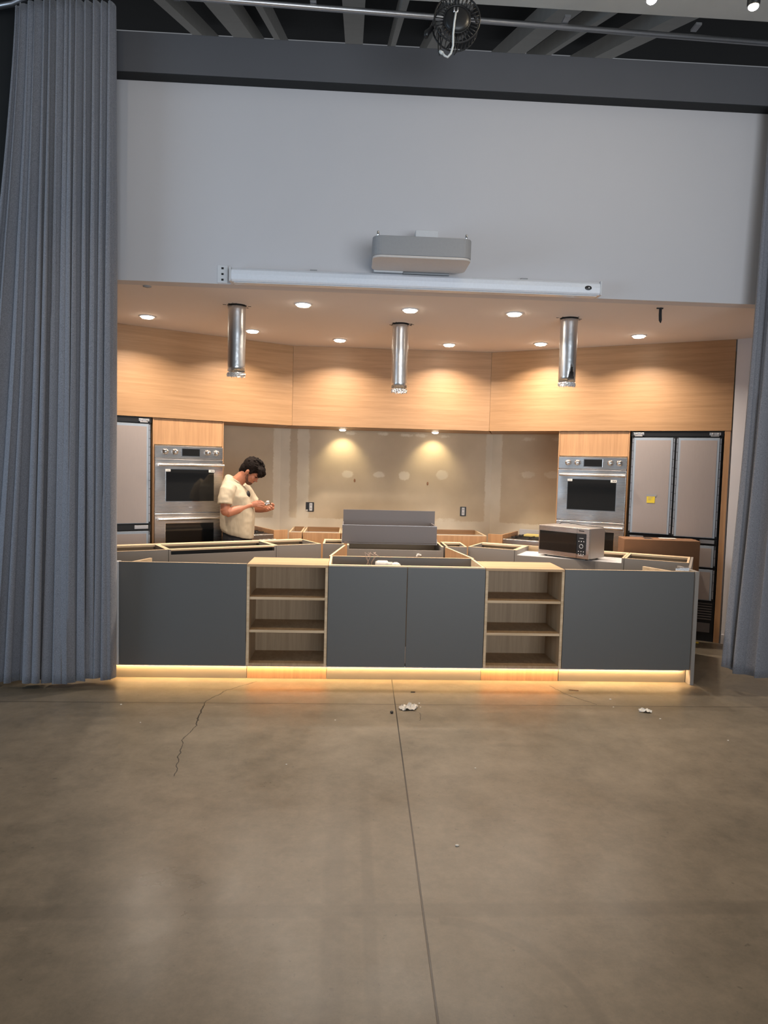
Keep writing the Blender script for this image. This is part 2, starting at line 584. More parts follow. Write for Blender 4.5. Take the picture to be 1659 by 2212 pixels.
# side walls of the kitchen alcove
for side, nm in ((-1, 'wall_alcove_left'), (1, 'wall_alcove_right')):
    a = wing(side, 2.40, 0.0); b = Vector((XC + side * 3.50, 0.95)); c = Vector((b.x, 0.12))
    mb = MB(); mb.obox(a, b, 0.1, 0, ZC, 1 if side > 0 else -1); mb.obox(b, c, 0.1, 0, ZC, 1 if side > 0 else -1)
    struct(nm, mb, M['white'])
mb = MB(); mb.obox(wing(1, 2.40, -0.012), (XC + 3.49, 0.94), 0.012, 0, 0.09, 1)
struct('baseboard_right', mb, M['white'], 0.002)


# drywall behind the cabinets, three faces
def drywall(name, a, b, patches):
    a = Vector(a); b = Vector(b); L_ = (b - a).length
    nx = int(L_ / 0.012); z0, z1 = 0.0, ZC; zs = [0.0, 0.6] + [0.8 + i * 0.012 for i in range(106)] + [2.2, ZC]
    vs = []; fs = []; mud = []
    for z in zs:
        for i in range(nx + 1):
            s = L_ * i / nx; p = a.lerp(b, i / nx)
            vs.append((p.x, p.y, z))
            best = 0
            for (s0, s1, q0, q1, amp) in patches:
                ds = max(s0 - s, s - s1); dz = max(q0 - z, z - q1); d = max(ds, dz)
                if ds > 0 and dz > 0: d = math.hypot(ds, dz)
                if s1 - s0 < .26 and q1 - q0 < .12:
                    hs, hz = (s1 - s0) / 2 + .012, (q1 - q0) / 2 + .012
                    d = (math.hypot((s - (s0 + s1) / 2) / hs, (z - (q0 + q1) / 2) / hz) - 1) * min(hs, hz) * 1.2
                v = max(0, min(1, 0.5 - d / 0.08)) * (amp if amp < .99 else 1.0)
                best = max(best, v)
            mud.append(best)
    n = nx + 1
    for j in range(len(zs) - 1):
        for i in range(nx):
            fs.append((j * n + i, j * n + i + 1, (j + 1) * n + i + 1, (j + 1) * n + i))
    o = MB().quadmesh(vs, fs).build(name, M['drywall'])
    at = o.data.attributes.new('mud', 'FLOAT', 'POINT')
    at.data.foreach_set('value', mud)
    md = o.modifiers.new('thickness', 'SOLIDIFY'); md.thickness = 0.02; md.offset = -1 if True else 1
    o['kind'] = 'structure'
    return o


wl, wr = Vector((XC - 1.27, 3.215)), Vector((XC + 1.27, 3.215))
cx = lambda px: (px - 750.5) / 179.3 - wl.x          # photo column on the back wall, as a distance from its left corner
cz = lambda px, py: 1.117 - (py - 1095 - (px - 670) * 0.022) / 179.0
cp = []
for x0, x1, y0, y1 in ((737, 761, 1017, 1032), (804, 828, 1019, 1032), (859, 882, 1018, 1037), (939, 965, 1015, 1036),
                       (742, 766, 934, 941), (811, 835, 935, 942), (861, 884, 938, 944), (893, 918, 938, 945), (944, 967, 940, 946)):
    cp.append((cx(x0) + .01, cx(x1) - .01, cz(x0, y1) + .01, cz(x0, y0) - .01, 0.95))
cp += [(-1, 0.12, 0.7, 2.5, 0.9), (0.20, 0.345, 0.7, 2.5, 0.95), (cx(1046), 9, 0.7, 2.5, 1), (-1, 9, 0.5, 0.985, 1), (cx(938), cx(985), 0.97, 1.02, .8)]
drywall('wall_back', wl, wr, cp)
lw = wing(-1, 2.40, 0.73); rw = wing(1, 2.40, 0.73)
Lw = (Vector(lw) - wl).length
drywall('wall_back_left', lw, wl, [(Lw - 0.10, 9, .7, 2.5, 1), (-1, 9, .5, 0.985, 1), (Lw - .62, Lw - .1, 1.03, 1.045, .8)])
ws = lambda px: (px - 1058) / 160.0
drywall('wall_back_right', wr, rw, [(-1, 0.13, .7, 2.5, 1), (-1, 9, .5, 0.985, 1),
        (ws(1117), ws(1144), 1.535, 1.60, .9), (ws(1163), ws(1190), 1.54, 1.605, .9), (ws(1115), ws(1143), 1.965, 2.0, .8), (ws(1170), ws(1194), 1.97, 2.0, .8)])

# header beam, painted shade strip and roof above the white wall
struct('trim_1', bx(-2.2, 7, -0.10, 0.12, 4.275, 4.54), M['beam'], 0.004)
struct('trim_2', bx(-2.2, 7, -0.095, -0.001, 4.268, 4.274), M['darkgap'])  # dark sheet: shade on the beam's underside put in as colour
# sloping roof deck above the joists
mb = MB()
sl = 0.40
mb.quadmesh([(-3.6, -1.9, 4.72 + .1), (7.5, -1.9, 4.72 + .1), (7.5, 3.6, 5.42 + sl * 3.2), (-3.6, 3.6, 5.42 + sl * 3.2),
             (-3.6, -1.9, 4.95), (7.5, -1.9, 4.95), (7.5, 3.6, 5.6 + sl * 3.2), (-3.6, 3.6, 5.6 + sl * 3.2)],
            [(0, 1, 2, 3), (7, 6, 5, 4), (0, 4, 5, 1), (1, 5, 6, 2), (2, 6, 7, 3), (3, 7, 4, 0)])
struct('ceiling_roof', mb, M['deck'])
struct('ceiling_bulkhead', bx(-6, 7, -9, -0.385, 4.668, 4.75), M['bulk'])  # front part unseen, extended over the room to block overhead world light


def rafter(x, w, h, label):
    mb = MB(); y0, y1 = -0.37, 3.2; za, zb = 4.86, 4.86 + 0.40 * (y1 - y0)
    mb.quadmesh([(-w / 2, y0, za), (w / 2, y0, za), (w / 2, y1, zb), (-w / 2, y1, zb), (-w / 2, y0, za + h), (w / 2, y0, za + h), (w / 2, y1, zb + h), (-w / 2, y1, zb + h)],
                [(0, 3, 2, 1), (4, 5, 6, 7), (0, 1, 5, 4), (1, 2, 6, 5), (2, 3, 7, 6), (3, 0, 4, 7)])
    o = mb.build('roof_rafter', M['joist']); o.location = (x, 0, 0)
    return tag(o, label, 'rafter', 'rafters above the header beam')


for x, w, lb in ((-1.62, .10, 'narrow grey roof rafter nearest the left curtain'), (-1.16, .20, 'wide grey roof rafter near the left curtain'),
                 (-0.82, .06, 'thin grey roof rafter left of the central wide rafter'), (-0.04, .18, 'wide grey roof rafter between the left curtain and the cable reel'),
                 (0.36, .05, 'thin grey roof rafter just left of the hanging cable reel'), (0.80, .19, 'wide grey roof rafter behind the hanging cable reel'),
                 (1.63, .19, 'wide grey roof rafter right of the cable reel'), (1.97, .06, 'thin grey roof rafter between the two spotlights'),
                 (2.55, .19, 'wide grey roof rafter at the right edge of the photo')):
    rafter(x, w, 0.16, lb)

# curtain rail: straight run with a bend at its left end
mb = MB()
rail = [(-2.78, 0.66 - 0.7), (-2.6, -.02), (-2.42, -0.10), (-2.2, -0.2)] if False else []
pts = []
for i in range(9):
    a = R(180 - i * 90 / 8)
    pts.append((-2.06 + 0.34 * math.cos(a), -0.62 + 0.34 * math.sin(a) if False else -0.34 + 0 * i, 0))
path = [(-2.62, -0.115), (-2.45, -0.12), (-2.30, -0.17), (-2.15, -0.26), (-1.98, -0.335), (-1.75, -0.355), (3.4, -0.20)]
for dy, dz, r_ in ((0, 0, .017), (0.035, 0.012, .012)):
    mb.tube([(x, y + dy, 4.635 + dz) for x, y in path], r_, 8)
mb.tube([(x, y + 0.017, 4.654) for x, y in path], .010, 6)
rl = thing('curtain_rail', 'aluminium curtain rail running across the top of the photo', 'rail', (0, 0, 0))
mb.build('track', M['alu'], rl)
for x in (-1.2, -0.3, 1.4, 2.3):
    bx(x - .02, x + .02, -0.34, -0.26, 4.652, 4.667).build('bracket', M['alu'], rl)


# ================================================================ CURTAINS
def curtain(name, label, path, z0, z1, npl, amp, seed, hem=0.0, rise=0.0):
    """path: plan points (top), path2 given as (x,y,xb,yb); pleated sheet hanging between z0 and z1"""
    rnd = random.Random(seed)
    P = [Vector((a, b)) for a, b, _, _ in path]; Q = [Vector((c, d)) for _, _, c, d in path]
    Ls = [0]
    for a, b in zip(P, P[1:]): Ls.append(Ls[-1] + (b - a).length)
    tot = Ls[-1]

    def at(pts, s):
        s = max(0, min(tot, s))
        for i in range(len(Ls) - 1):
            if s <= Ls[i + 1] + 1e-9:
                t = (s - Ls[i]) / (Ls[i + 1] - Ls[i]); return pts[i].lerp(pts[i + 1], t)
        return pts[-1]
    n = npl * 20; nz = 64
    w = [rnd.uniform(0.5, 1.5) for _ in range(npl)]; sw = sum(w); edges = [0]
    for q in w: edges.append(edges[-1] + q / sw)
    am = [rnd.uniform(0.75, 1.25) for _ in range(npl + 1)]
    ph = [rnd.uniform(-1, 1) for _ in range(npl)]
    vs = []; fs = []
    for j in range(nz + 1):
        v = j / nz; z = z1 + (z0 - z1) * v
        for i in range(n + 1):
            u = i / n; k = min(npl - 1, int(u * npl)); f = u * npl - k
            s = (edges[k] + (edges[k + 1] - edges[k]) * f) * tot
            a = at(P, s); b = at(Q, s); c = a.lerp(b, v ** 1.3)
            ta = at(P, min(tot, s + .02)) - at(P, max(0, s - .02)); tb = at(Q, min(tot, s + .02)) - at(Q, max(0, s - .02))
            t = (ta.lerp(tb, v)).normalized(); nn = Vector((t.y, -t.x))
            sharp = 0.55 + 0.45 * min(1, v * 3)
            ss = math.sin(2 * PI * f + 0.35 * ph[k] * math.sin(PI * f))
            d = amp * am[k] * (math.copysign(abs(ss) ** 0.75, ss)) * sharp
            d += 0.014 * math.sin(2 * PI * (f * 2 + ph[k])) * v
            d += 0.03 * noise.noise(Vector((s * 6, v * 2.2, seed))) * v
            lat = 0.028 * math.sin(4 * PI * f) * (0.4 + v) + 0.02 * v * noise.noise(Vector((s * 9, v * 1.5, seed + 5)))
            c = c + nn * d + t * lat
            zz = z + (hem * noise.noise(Vector((s * 5, 0, seed))) if j == nz else 0)
            zz += rise * max(0, 1 - u * 3) * v
            if v < 0.02: zz += 0.012 * abs(math.sin(2 * PI * f * 1.5))
            vs.append((c.x, c.y, zz))
    for j in range(nz):
        for i in range(n):
            fs.append((j * (n + 1) + i, j * (n + 1) + i + 1, (j + 1) * (n + 1) + i + 1, (j + 1) * (n + 1) + i))
    o = MB().quadmesh(vs, fs, True).build(name, M['fabric'])
    md = o.modifiers.new('thickness', 'SOLIDIFY'); md.thickness = 0.004
    return tag(o, label, 'curtain')


curtain('curtain', 'floor-length blue-grey pleated curtain gathered at the left of the kitchen', [
    (-1.60, -0.27, -1.675, -0.12), (-1.88, -0.28, -1.98, -0.16), (-2.06, -0.27, -2.25, -0.19), (-2.18, -0.22, -2.5, -0.19), (-2.27, -0.16, -2.8, -0.14)],
    0.04, 4.60, 14, 0.052, 3, hem=0.05)
curtain('curtain', 'blue-grey pleated curtain cut off by the right edge of the photo', [
    (2.97, -0.11, 2.865, -0.11), (3.08, -0.20, 2.98, -0.19), (3.20, -0.22, 3.12, -0.28), (3.45, -0.24, 3.45, -0.34), (3.9, -0.24, 3.9, -0.36)],
    0.11, 4.60, 11, 0.05, 11, hem=0.05, rise=0.09)

# ================================================================ FASCIA, SOFFIT
ZF = 2.040
gap = 0.0


def fascia_thing(label, label2, a, b, c, d, fa=None, fb=None):
    """a,b front plan points; c,d matching points on the wall behind"""
    mid = (Vector(a) + Vector(b)) / 2; ang = math.atan2(b[1] - a[1], b[0] - a[0])
    rot = Matrix.Rotation(-ang, 2)
    la, lb, lc, ld = [rot @ (Vector(p) - mid) for p in (a, b, c, d)]
    fa = rot @ (Vector(fa or a) - mid); fb = rot @ (Vector(fb or b) - mid)
    o = MB().prism([(fa.x + .001, fa.y), (fb.x - .001, fb.y), (fb.x - .004, fb.y + .02), (fa.x + .004, fa.y + .02)], ZF, ZC - .001).build('wood_fascia', M['oak_h'], None, 0, (mid.x, mid.y, 0))
    o.rotation_euler = (0, 0, ang); tag(o, label, 'panel')
    ia, ib = Vector((la.x + .006, la.y + .021)), Vector((lb.x - .006, lb.y + .021))
    o = MB().prism([ia, ib, lc, ld], ZF, ZF + .018).build('soffit_board', M['oak_h'], None, 0, (mid.x, mid.y, 0))
    o.rotation_euler = (0, 0, ang); tag(o, label2, 'board')


fl, fr = Vector((XC - 1.08, 2.5)), Vector((XC + 1.08, 2.5))
wlf, wrf = Vector((XC - 1.255, 3.18)), Vector((XC + 1.255, 3.18))
fascia_thing('wide oak fascia panel facing straight out above the drywall', 'oak soffit board with two lit puck lights above the drywall', fl, fr, wrf, wlf)
fascia_thing('oak fascia panel angled above the left ovens and fridge', 'oak soffit board over the standing man', wing(-1, .79), fl, wlf, wing(-1, .79, .69), fa=wing(-1, 2.39))
fascia_thing('oak fascia panel angled above the right ovens and fridge', 'oak soffit board over the right rangetop', fr, wing(1, .79), wing(1, .79, .69), wrf, fb=wing(1, 2.39))


# ================================================================ KITCHEN CEILING LIGHTS
def spot_light(loc, e, parent, color=WARM, size=R(115), blend=0.7, rad=0.04, target=None, name='lamp_bulb'):
    d = bpy.data.lights.new(name, 'SPOT'); d.energy = e; d.color = color; d.spot_size = size; d.spot_blend = blend; d.shadow_soft_size = rad
    o = bpy.data.objects.new(name, d); COL.objects.link(o); o.parent = parent; o.location = loc
    if target is not None: o.rotation_euler = (Vector(target) - Vector(loc)).to_track_quat('-Z', 'Y').to_euler()
    return o


M['lens'] = emit('lit_downlight_lens', (1.0, 0.86, 0.68), 30)
DL = [((-1.81, 1.223), 'recessed ceiling downlight nearest the left curtain'), ((-0.955, 1.724), 'recessed downlight peeking from behind the left duct'),
      ((-0.39, 0.535), 'front recessed downlight right of the left duct'), ((-0.118, 2.05), 'rear recessed downlight between left and middle ducts'),
      ((0.471, 0.59), 'front recessed downlight just above the middle duct'), ((1.007, 2.097), 'rear recessed downlight right of the middle duct'),
      ((1.325, 0.584), 'front recessed downlight, tilted slightly, left of the right duct'), ((1.901, 1.867), 'rear recessed downlight close left of the right duct'),
      ((2.669, 1.301), 'recessed ceiling downlight nearest the right curtain')]


def downlight(loc, label, r, e, z, group, name='recessed_downlight', size=R(125)):
    t = thing(name, label, 'ceiling light', (loc[0], loc[1], z), 0, group)
    mb = MB(); mb.lathe([(r * .84, 0.0), (r * 1.16, 0.0), (r * 1.16, -0.004), (r * 1.05, -0.008), (r * .86, -0.006), (r * .84, 0.0)], 28)
    mb.build('trim_ring', M['whiteplastic'], t)
    MB().lathe([(r * .84, -0.001), (r * .86, -0.008), (r * .78, -0.017), (r * .5, -0.021), (0.001, -0.022)], 28).build('lens', M['lens'], t)
    if name == 'puck_light':
        spot_light((0, 0, -0.02), e, t, (1.0, .80, .46), R(95), .8, .02, target=(0, .20, -.36))
    else:
        d = bpy.data.lights.new('lamp_disc', 'AREA'); d.shape = 'DISK'; d.size = r * 1.5; d.energy = e; d.color = WARM; d.spread = R(136)
        o = bpy.data.objects.new('lamp_disc', d); COL.objects.link(o); o.parent = t; o.location = (0, 0, -.026)
    return t


for (x, y), lb in DL:
    downlight((x, y), lb, 0.062, 18.5, ZC, 'downlights in the kitchen ceiling')
for x, lb in ((-0.08, 'small lit puck light under the oak fascia, left of the pair'), (1.0, 'small lit puck light under the oak fascia, right of the pair')):
    t = downlight((x, 2.98), lb, 0.042, 22, ZF, 'puck lights under the fascia', 'puck_light', R(120))

# small unlit ceiling cover, left front, and hook on the right
o = MB().lathe([(0.03, 0), (0.03, -0.006), (0.01, -0.012)], 20).build('sprinkler_cover', M['greyplastic'], loc=(-1.504, 0.146, ZC))
tag(o, 'small unlit round cap in the ceiling above the leftmost downlight', 'ceiling cap')
hk = MB(); hk.tube([(0, 0, 0), (0, 0, -.05), (0.003, 0, -.095), (.006, 0, -.115)], [.011, .012, .012, .003], 8); hk.tube([(-.03, 0, -.004), (.02, 0, -.004)], .006, 6)
tag(hk.build('ceiling_bolt', M['darkgap'], loc=(2.377, 0.211, ZC)), 'dark short bolt hanging from the ceiling near the right curtain', 'bolt')


# ================================================================ DUCTS
def duct(x, y, zb, label, seed, tear=False):
    t = thing('exhaust_duct', label, 'duct', (x, y, ZC), 0, 'ducts hanging from the kitchen ceiling')
    L_ = ZC - zb; r = 0.072; rnd = random.Random(seed)
    n = 48; vs = []; fs = []; nz = 14
    for j in range(nz + 1):
        v = j / nz
        for k in range(n):
            a = 2 * PI * k / n
            zz = -L_ * 0.93 * v
            rr = r * (1 - .02 * v) + (0.0015 if j in (5, 6) else 0)
            if j == nz:
                zz += 0.012 * noise.noise(Vector((math.cos(a) * 3, math.sin(a) * 3, seed)))
            vs.append((rr * math.cos(a), rr * math.sin(a), zz))
    for j in range(nz):
        for k in range(n):
            a = 2 * PI * (k + .5) / n
            if tear and j >= nz - 3 and abs(a - R(285)) < R(22) * (1 if j == nz - 1 else .7 if j == nz - 2 else .4): continue
            fs.append((j * n + k, j * n + (k + 1) % n, (j + 1) * n + (k + 1) % n, (j + 1) * n + k))
    o = MB().quadmesh(vs, fs, True).build('pipe', M['foil'], t)
    md = o.modifiers.new('thickness', 'SOLIDIFY'); md.thickness = 0.0015
    # crumpled lower collar
    vs = []; fs = []; nz = 6; n = 96
    for j in range(nz + 1):
        v = j / nz
        for k in range(n):
            a = 2 * PI * k / n
            q = noise.noise(Vector((math.cos(a) * 6, math.sin(a) * 6, v * 3 + seed * 7)))
            q2 = noise.noise(Vector((math.cos(a) * 14, math.sin(a) * 14, v * 5 + seed)))
            rr = r * .985 + (.005 * q + .007 * q2) * (v > 0)
            vs.append((rr * math.cos(a), rr * math.sin(a), -L_ * .95 - L_ * .05 * v + (0.022 * q2 + .012 * math.sin(a)) * v))
    for j in range(nz):
        for k in range(n):
            fs.append((j * n + k, j * n + (k + 1) % n, (j + 1) * n + (k + 1) % n, (j + 1) * n + k))
    o = MB().quadmesh(vs, fs, False).build('crumpled_end', M['crumple'], t)
    md = o.modifiers.new('thickness', 'SOLIDIFY'); md.thickness = 0.0015
    # ragged cut ring in the ceiling
    mb = MB()
    for k in range(9):
        a = rnd.uniform(0, 2 * PI); l = rnd.uniform(.004, .03); rr = r + rnd.uniform(.003, .03)
        c, s_ = math.cos(a), math.sin(a)
        mb.tube([(c * rr, s_ * rr, -.001), (c * (rr + l), s_ * (rr + l * .3), -.001)], .0025, 5)
    mb.lathe([(r + .001, 0), (r + .005, 0), (r + .005, -.002), (r + .001, -.002), (r + .001, 0)], 32)
    mb.build('cut_edge', M['darkgap'], t)
    return t


duct(-0.935, 0.672, 2.322, 'galvanised duct stub hanging from the ceiling, left of the three', 1)
duct(0.437, 1.166, 2.285, 'galvanised duct stub hanging in the middle, lowest of the three', 2)
duct(1.818, 0.695, 2.332, 'galvanised duct stub with torn foil, right of the three', 3, True)

# ================================================================ SCREEN CASE AND PROJECTOR ON THE WHITE WALL
t = thing('projector_screen_case', 'long white roll-up screen case mounted on the white wall', 'screen case', (-0.855, -0.06, 2.94))
Lc = 2.64
prof = [(0.055, -0.048), (0.055, 0.040), (0.03, 0.052), (-0.02, 0.050), (-0.045, 0.030), (-0.052, 0.0), (-0.048, -0.035), (-0.035, -0.048)]
vs = [(x, y, z) for x in (0, Lc) for y, z in prof]; n = len(prof)
o = MB().quadmesh(vs, [tuple(range(n)), tuple(range(n, 2 * n))[::-1]] + [(i, n + i, n + (i + 1) % n, (i + 1) % n) for i in range(n)]).build('case', M['whitecase'], t, 0.004)
bx(-0.012, 0.0, -0.05, 0.055, -0.05, 0.052).build('end_cap', M['whiteplastic'], t, .003)
bx(Lc, Lc + .012, -0.05, 0.055, -0.05, 0.052).build('end_cap', M['whiteplastic'], t, .003)
bx(0.02, Lc - .02, -0.034, 0.03, -0.056, -0.049).build('bottom_bar', M['whiteplastic'], t, .002)
for x in (0.55, 2.07):
    bx(x, x + .05, 0.0, 0.055, 0.052, 0.064).build('wall_bracket', M['greyplastic'], t, .001)
e = MB().ellip((Lc - .09, -0.0515, -.002), (.026, .003, .016), 20, 8).build('badge', M['black'], t)
MB().ellip((Lc - .085, -0.055, -.001), (.006, .002, .005), 10, 6).build('mark', M['whiteplastic'], e)

t = thing('wall_box', 'white cover plate with dark holes left of the screen case', 'wall plate', (-0.93, 0, 2.96))
bx(-0.036, 0.036, -0.014, 0, -0.062, 0.062).build('plate', M['whiteplastic'], t, .002)
for z in (-.04, 0, .04):
    bx(-.008, .008, -0.0155, -0.013, z - .007, z + .007).build('hole', M['black'], t)

t = thing('projector', 'short-throw projector with grey front on the white wall', 'projector', (0.457, 0, 3.0))
x0, x1 = -0.33, 0.335


def rrect(x0, x1, y0, y1, r, n=6):
    out = []
    for cx_, cy_, a0 in ((x1 - r, y1 - r, 0), (x0 + r, y1 - r, 90), (x0 + r, y0 + r, 180), (x1 - r, y0 + r, 270)):
        for i in range(n + 1):
            a = R(a0 + 90 * i / n); out.append((cx_ + r * math.cos(a), cy_ + r * math.sin(a)))
    return out


MB().prism(rrect(x0, x1, -0.43, -0.10, .06), 0.02, 0.145).build('body', M['greyplastic'], t, .004)
MB().prism(rrect(x0 + .002, x1 - .002, -0.428, -0.10, .06), 0.004, 0.02).build('bottom_cover', M['beigeplastic'], t, .004)
mb = MB()
for i in range(60):
    x = x0 + .05 + i * 0.0095
    mb.box(x, x + .005, -0.40, -0.385, 0.145, 0.152)
mb.build('vent_grille', M['black'], t)
for x in (x0 + .035, x1 - .035):
    MB().lathe([(.009, .14), (.009, .182), (.006, .186)], 12, (x, -.38, 0)).build('mounting_post', M['chrome'], t)
bx(-0.31, -0.10, -0.10, 0.0, -0.003, 0.16).build('wall_housing', M['whiteplastic'], t, .006)
bx(-0.10, 0.235, -0.07, 0.0, -0.003, 0.14).build('wall_plate', M['greyplastic'], t, .004)
a = bx(-0.03, 0.13, -0.22, 0.0, 0.21, 0.26).build('mount_arm', M['whiteplastic'], t, .006)
mb = MB(); mb.box(-.03, -.018, -.2, -.02, .14, .212); mb.box(.118, .13, -.2, -.02, .14, .212); mb.tube([(.0, -.15, .18), (.10, -.15, .18)], .02, 12); mb.tube([(.05, -.15, .14), (.05, -.15, .21)], .012, 10)
mb.build('swivel_joint', M['chrome'], a)

# ================================================================ CABLE REEL HANGING AT THE TOP
t = thing('cable_reel', 'black hanging cable reel with a white cord looping down', 'cable reel', (0.56, -1.0, 4.165))
mb = MB()
for k in range(34):
    a = 2 * PI * k / 34; c, s_ = math.cos(a), math.sin(a)
    mb.tube([(c * .075, -.03, s_ * .075), (c * .13, -.035, s_ * .13)], .0035, 5)
    mb.tube([(c * .13, -.035, s_ * .13), (c * .13, .05, s_ * .13)], .003, 5)
for rr, y in ((.13, -.035), (.13, .05), (.075, -.03)):
    mb.tube([(math.cos(2 * PI * k / 40) * rr, y, math.sin(2 * PI * k / 40) * rr) for k in range(41)], .005, 6, False)
mb.build('cage', M['black'], t)
MB().lathe([(.001, -.045), (.05, -.045), (.078, -.03), (.078, .04), (.001, .04)], 30, (0, 0, 0), 'y').build('drum', M['black'], t)
mb = MB()
mb.tube([(-.02, -.05, .05), (-.022, -.055, .02)], .005, 6); mb.tube([(0.0, -.05, .05), (-.004, -.055, .02)], .005, 6)
mb.build('clip', M['alu'], t)
mb = MB()
mb.tube([(-.10, -.01, -.04), (-.105, -.02, -.10), (-.10, -.02, -.17), (-.095, -.02, -.20), (-.088, -.02, -.17), (-.09, -.02, -.1), (-.09, -.01, -.05)], .004, 6)
mb.tube([(.0, -.02, -.05), (.0, -.02, -.12), (-.01, -.02, -.19), (.006, -.02, -.17), (.012, -.02, -.1), (.02, -.01, -.05)], .004, 6)
mb.build('black_loops', M['black'], t)
mb = MB()
mb.tube([(-.012, -.06, .02), (-.02, -.065, -.04), (-.024, -.06, -.10), (-.022, -.055, -.16), (-.032, -.05, -.20), (-.05, -.05, -.222), (-.068, -.05, -.215), (-.078, -.045, -.20)], .0058, 10)
c_ = mb.build('white_cord', M['whitecable'], t)
MB().tube([(-.078, -.045, -.20), (-.088, -.04, -.192), (-.094, -.035, -.182)], [.009, .010, .007], 8).build('plug', M['whitecable'], c_)
mb = MB(); mb.tube([(0, .01, .0), (0, .01, .5)], .012, 8); mb.box(-.05, .05, -.03, .05, .42, .5); mb.tube([(-.13, .02, -.02), (-.165, .03, -.05), (-.17, .02, -.075)], [.012, .018, .014], 8)
mb.build('hanger', M['black'], t)

# ================================================================ SPOTLIGHTS ABOVE
M['bulb'] = emit('lit_spotlight_bulb', (1.0, 0.84, 0.6), 200)
for x, lb in ((-1.60, 'ceiling spotlight at the top left above the curtain'), (0.934, 'ceiling spotlight right of the cable reel'), (1.613, 'ceiling spotlight second from the right'), (2.191, 'ceiling spotlight nearest the right curtain')):
    zz = 4.222 if x > 1 else 4.262
    if x < 0: zz = 4.30
    t = thing('ceiling_spotlight', lb, 'spotlight', (x, -1.2, zz), 0, 'spotlights under the bulkhead')
    MB().lathe([(.028, .0), (.034, .01), (.034, .09), (.02, .12), (.012, .125)], 20).build('housing', M['black'], t)
    MB().tube([(0, 0, .12), (0, 0, 4.665 - zz)], .007, 8).build('stem', M['black'], t)
    MB().ellip((0, 0, -.002), (.027, .027, .018), 14, 8).build('bulb', M['bulb'], t)
    spot_light((0, 0, -.03), 60, t, (1.0, .76, .50), R(130), .9, .05, target=(0, -0.35, -1))

# ================================================================ ISLAND, FRONT ROW
def grey_panel_unit(name, label, x0, x1, lend, rend):
    t = thing(name, label, 'cabinet panel', ((x0 + x1) / 2, 0, 0)); o = (x0 + x1) / 2
    bx(x0 - o + .001, x1 - o - .001, 0, .018, .114, ZT).build('front_panel', M['panel'], t, .001)
    bx(x0 - o + .001, x1 - o - .001, .0005, .018, ZT, ZT + .0015).build('edge_band', M['edge'], t)
    bx((x0 if not lend else x0 - .10) - o + .001, x1 - o - .001, .06, .078, 0, .112).build('toe_board', M['toe'], t, .001)
    return t, o


def shelf_unit(label, x0, x1):
    t = thing('open_shelf_unit', label, 'shelf unit', ((x0 + x1) / 2, 0, 0), 0, 'open oak shelf units in the island front')
    h = (x1 - x0) / 2 - .0015; d = .385
    for sgn in (-1, 1):
        a, b = (-h, -h + .019) if sgn < 0 else (h - .019, h)
        bx(a, b, 0.001, d, .114, ZT - .019).build('side_panel', M['oak_pale'], t, .0008)
        bx(a, b, -0.0008, 0.001, .114, ZT - .019).build('edge_band', M['edge'], t)
    bx(-h, h, 0.0, d, ZT - .019, ZT).build('top_board', M['oak_top'], t, .0008)
    bx(-h + .019, h - .019, 0.002, d - .012, .114, .133).build('bottom_board', M['oak_pale'], t, .0008)
    bx(-h + .019, h - .019, d - .012, d, .133, ZT - .019).build('back_board', M['oak_pale'], t)
    for z in (.365, .612):
        s_ = bx(-h + .0195, h - .0195, 0.006, d - .013, z, z + .019).build('shelf', M['oak_pale'], t, .0008)
        bx(-h + .0195, h - .0195, 0.0045, 0.006, z, z + .019).build('edge_band', M['edge'], s_)
    bx(-h, h, .06, .078, 0, .112).build('toe_board', M['oak_v'], t, .001)
    return t


shelf_unit('open oak shelf unit in the island left of the double doors', -0.732, -0.134)
shelf_unit('open oak shelf unit in the island right of the double doors', 1.046, 1.648)
tl, o = grey_panel_unit('island_back_panel', 'large plain grey island panel beside the left curtain', -1.66, -0.734, True, False)
bx(-1.69 - o, -1.661 - o, 0, .06, .113, ZT).build('end_panel', M['whiteplastic'], tl, .001)
tr_, o = grey_panel_unit('island_back_panel', 'large plain grey island panel at the right end of the counter', 1.650, 2.652, False, True)
mb = MB(); mb.obox((2.655 - o, -.012), (2.655 - o + S30 * .0 + .004, .30), .028, 0, ZT + .004, -1)
mb.build('end_panel', M['box'], tr_, .001)

# centre double-door cabinet, open topped
t = thing('double_door_cabinet', 'open-topped grey double-door cabinet in the middle of the island', 'cabinet', (0.456, 0, 0))
h = .589
for a, b in ((-h, -.0015), (.0015, h)):
    bx(a + .0015, b - .0015 if b < 0 else b - .0015, -.001, .018, .114, ZT - .006).build('door', M['panel'], t, .001)
for a, b in ((-h, -h + .018), (h - .018, h)):
    bx(a, b, .019, .55, .120, ZT).build('side_panel', M['edge'], t, .0008)
bx(-h + .018, h - .018, .532, .55, .0, ZT).build('back_panel', M['box'], t, .0008)
bx(-h + .018, h - .018, .53, .551, ZT - .0005, ZT + .0015).build('edge_band', M['edge'], t)
bx(-h + .018, h - .018, .02, .065, ZT - .018, ZT).build('stretcher', M['edge'], t, .0008)
bx(-h + .018, h - .018, .02, .53, .120, .138).build('bottom_board', M['darkbox'], t, .0008)
bx(-h, h, .06, .078, 0, .112).build('toe_board', M['toe'], t, .001)

# led strip under the fronts
M['led'] = emit('warm_led_tape', (1.0, 0.63, 0.29), 110)
t = thing('led_strip', 'glowing warm light strip tucked under the island front', 'light strip', (0.457, 0.04, 0.105))
MB().box(-2.16, 2.17, -.006, .018, .004, .007).box(-2.16, 2.17, -.006, -.003, -.006, .004).build('cutoff_channel', M['alu'], t)  # unseen front lip added to cut off the tape's light on the floor
bx(-2.158, 2.168, .003, .014, .001, .004).build('tape', M['led'], t)

# ================================================================ ISLAND, REAR ROW
TH = R(28)


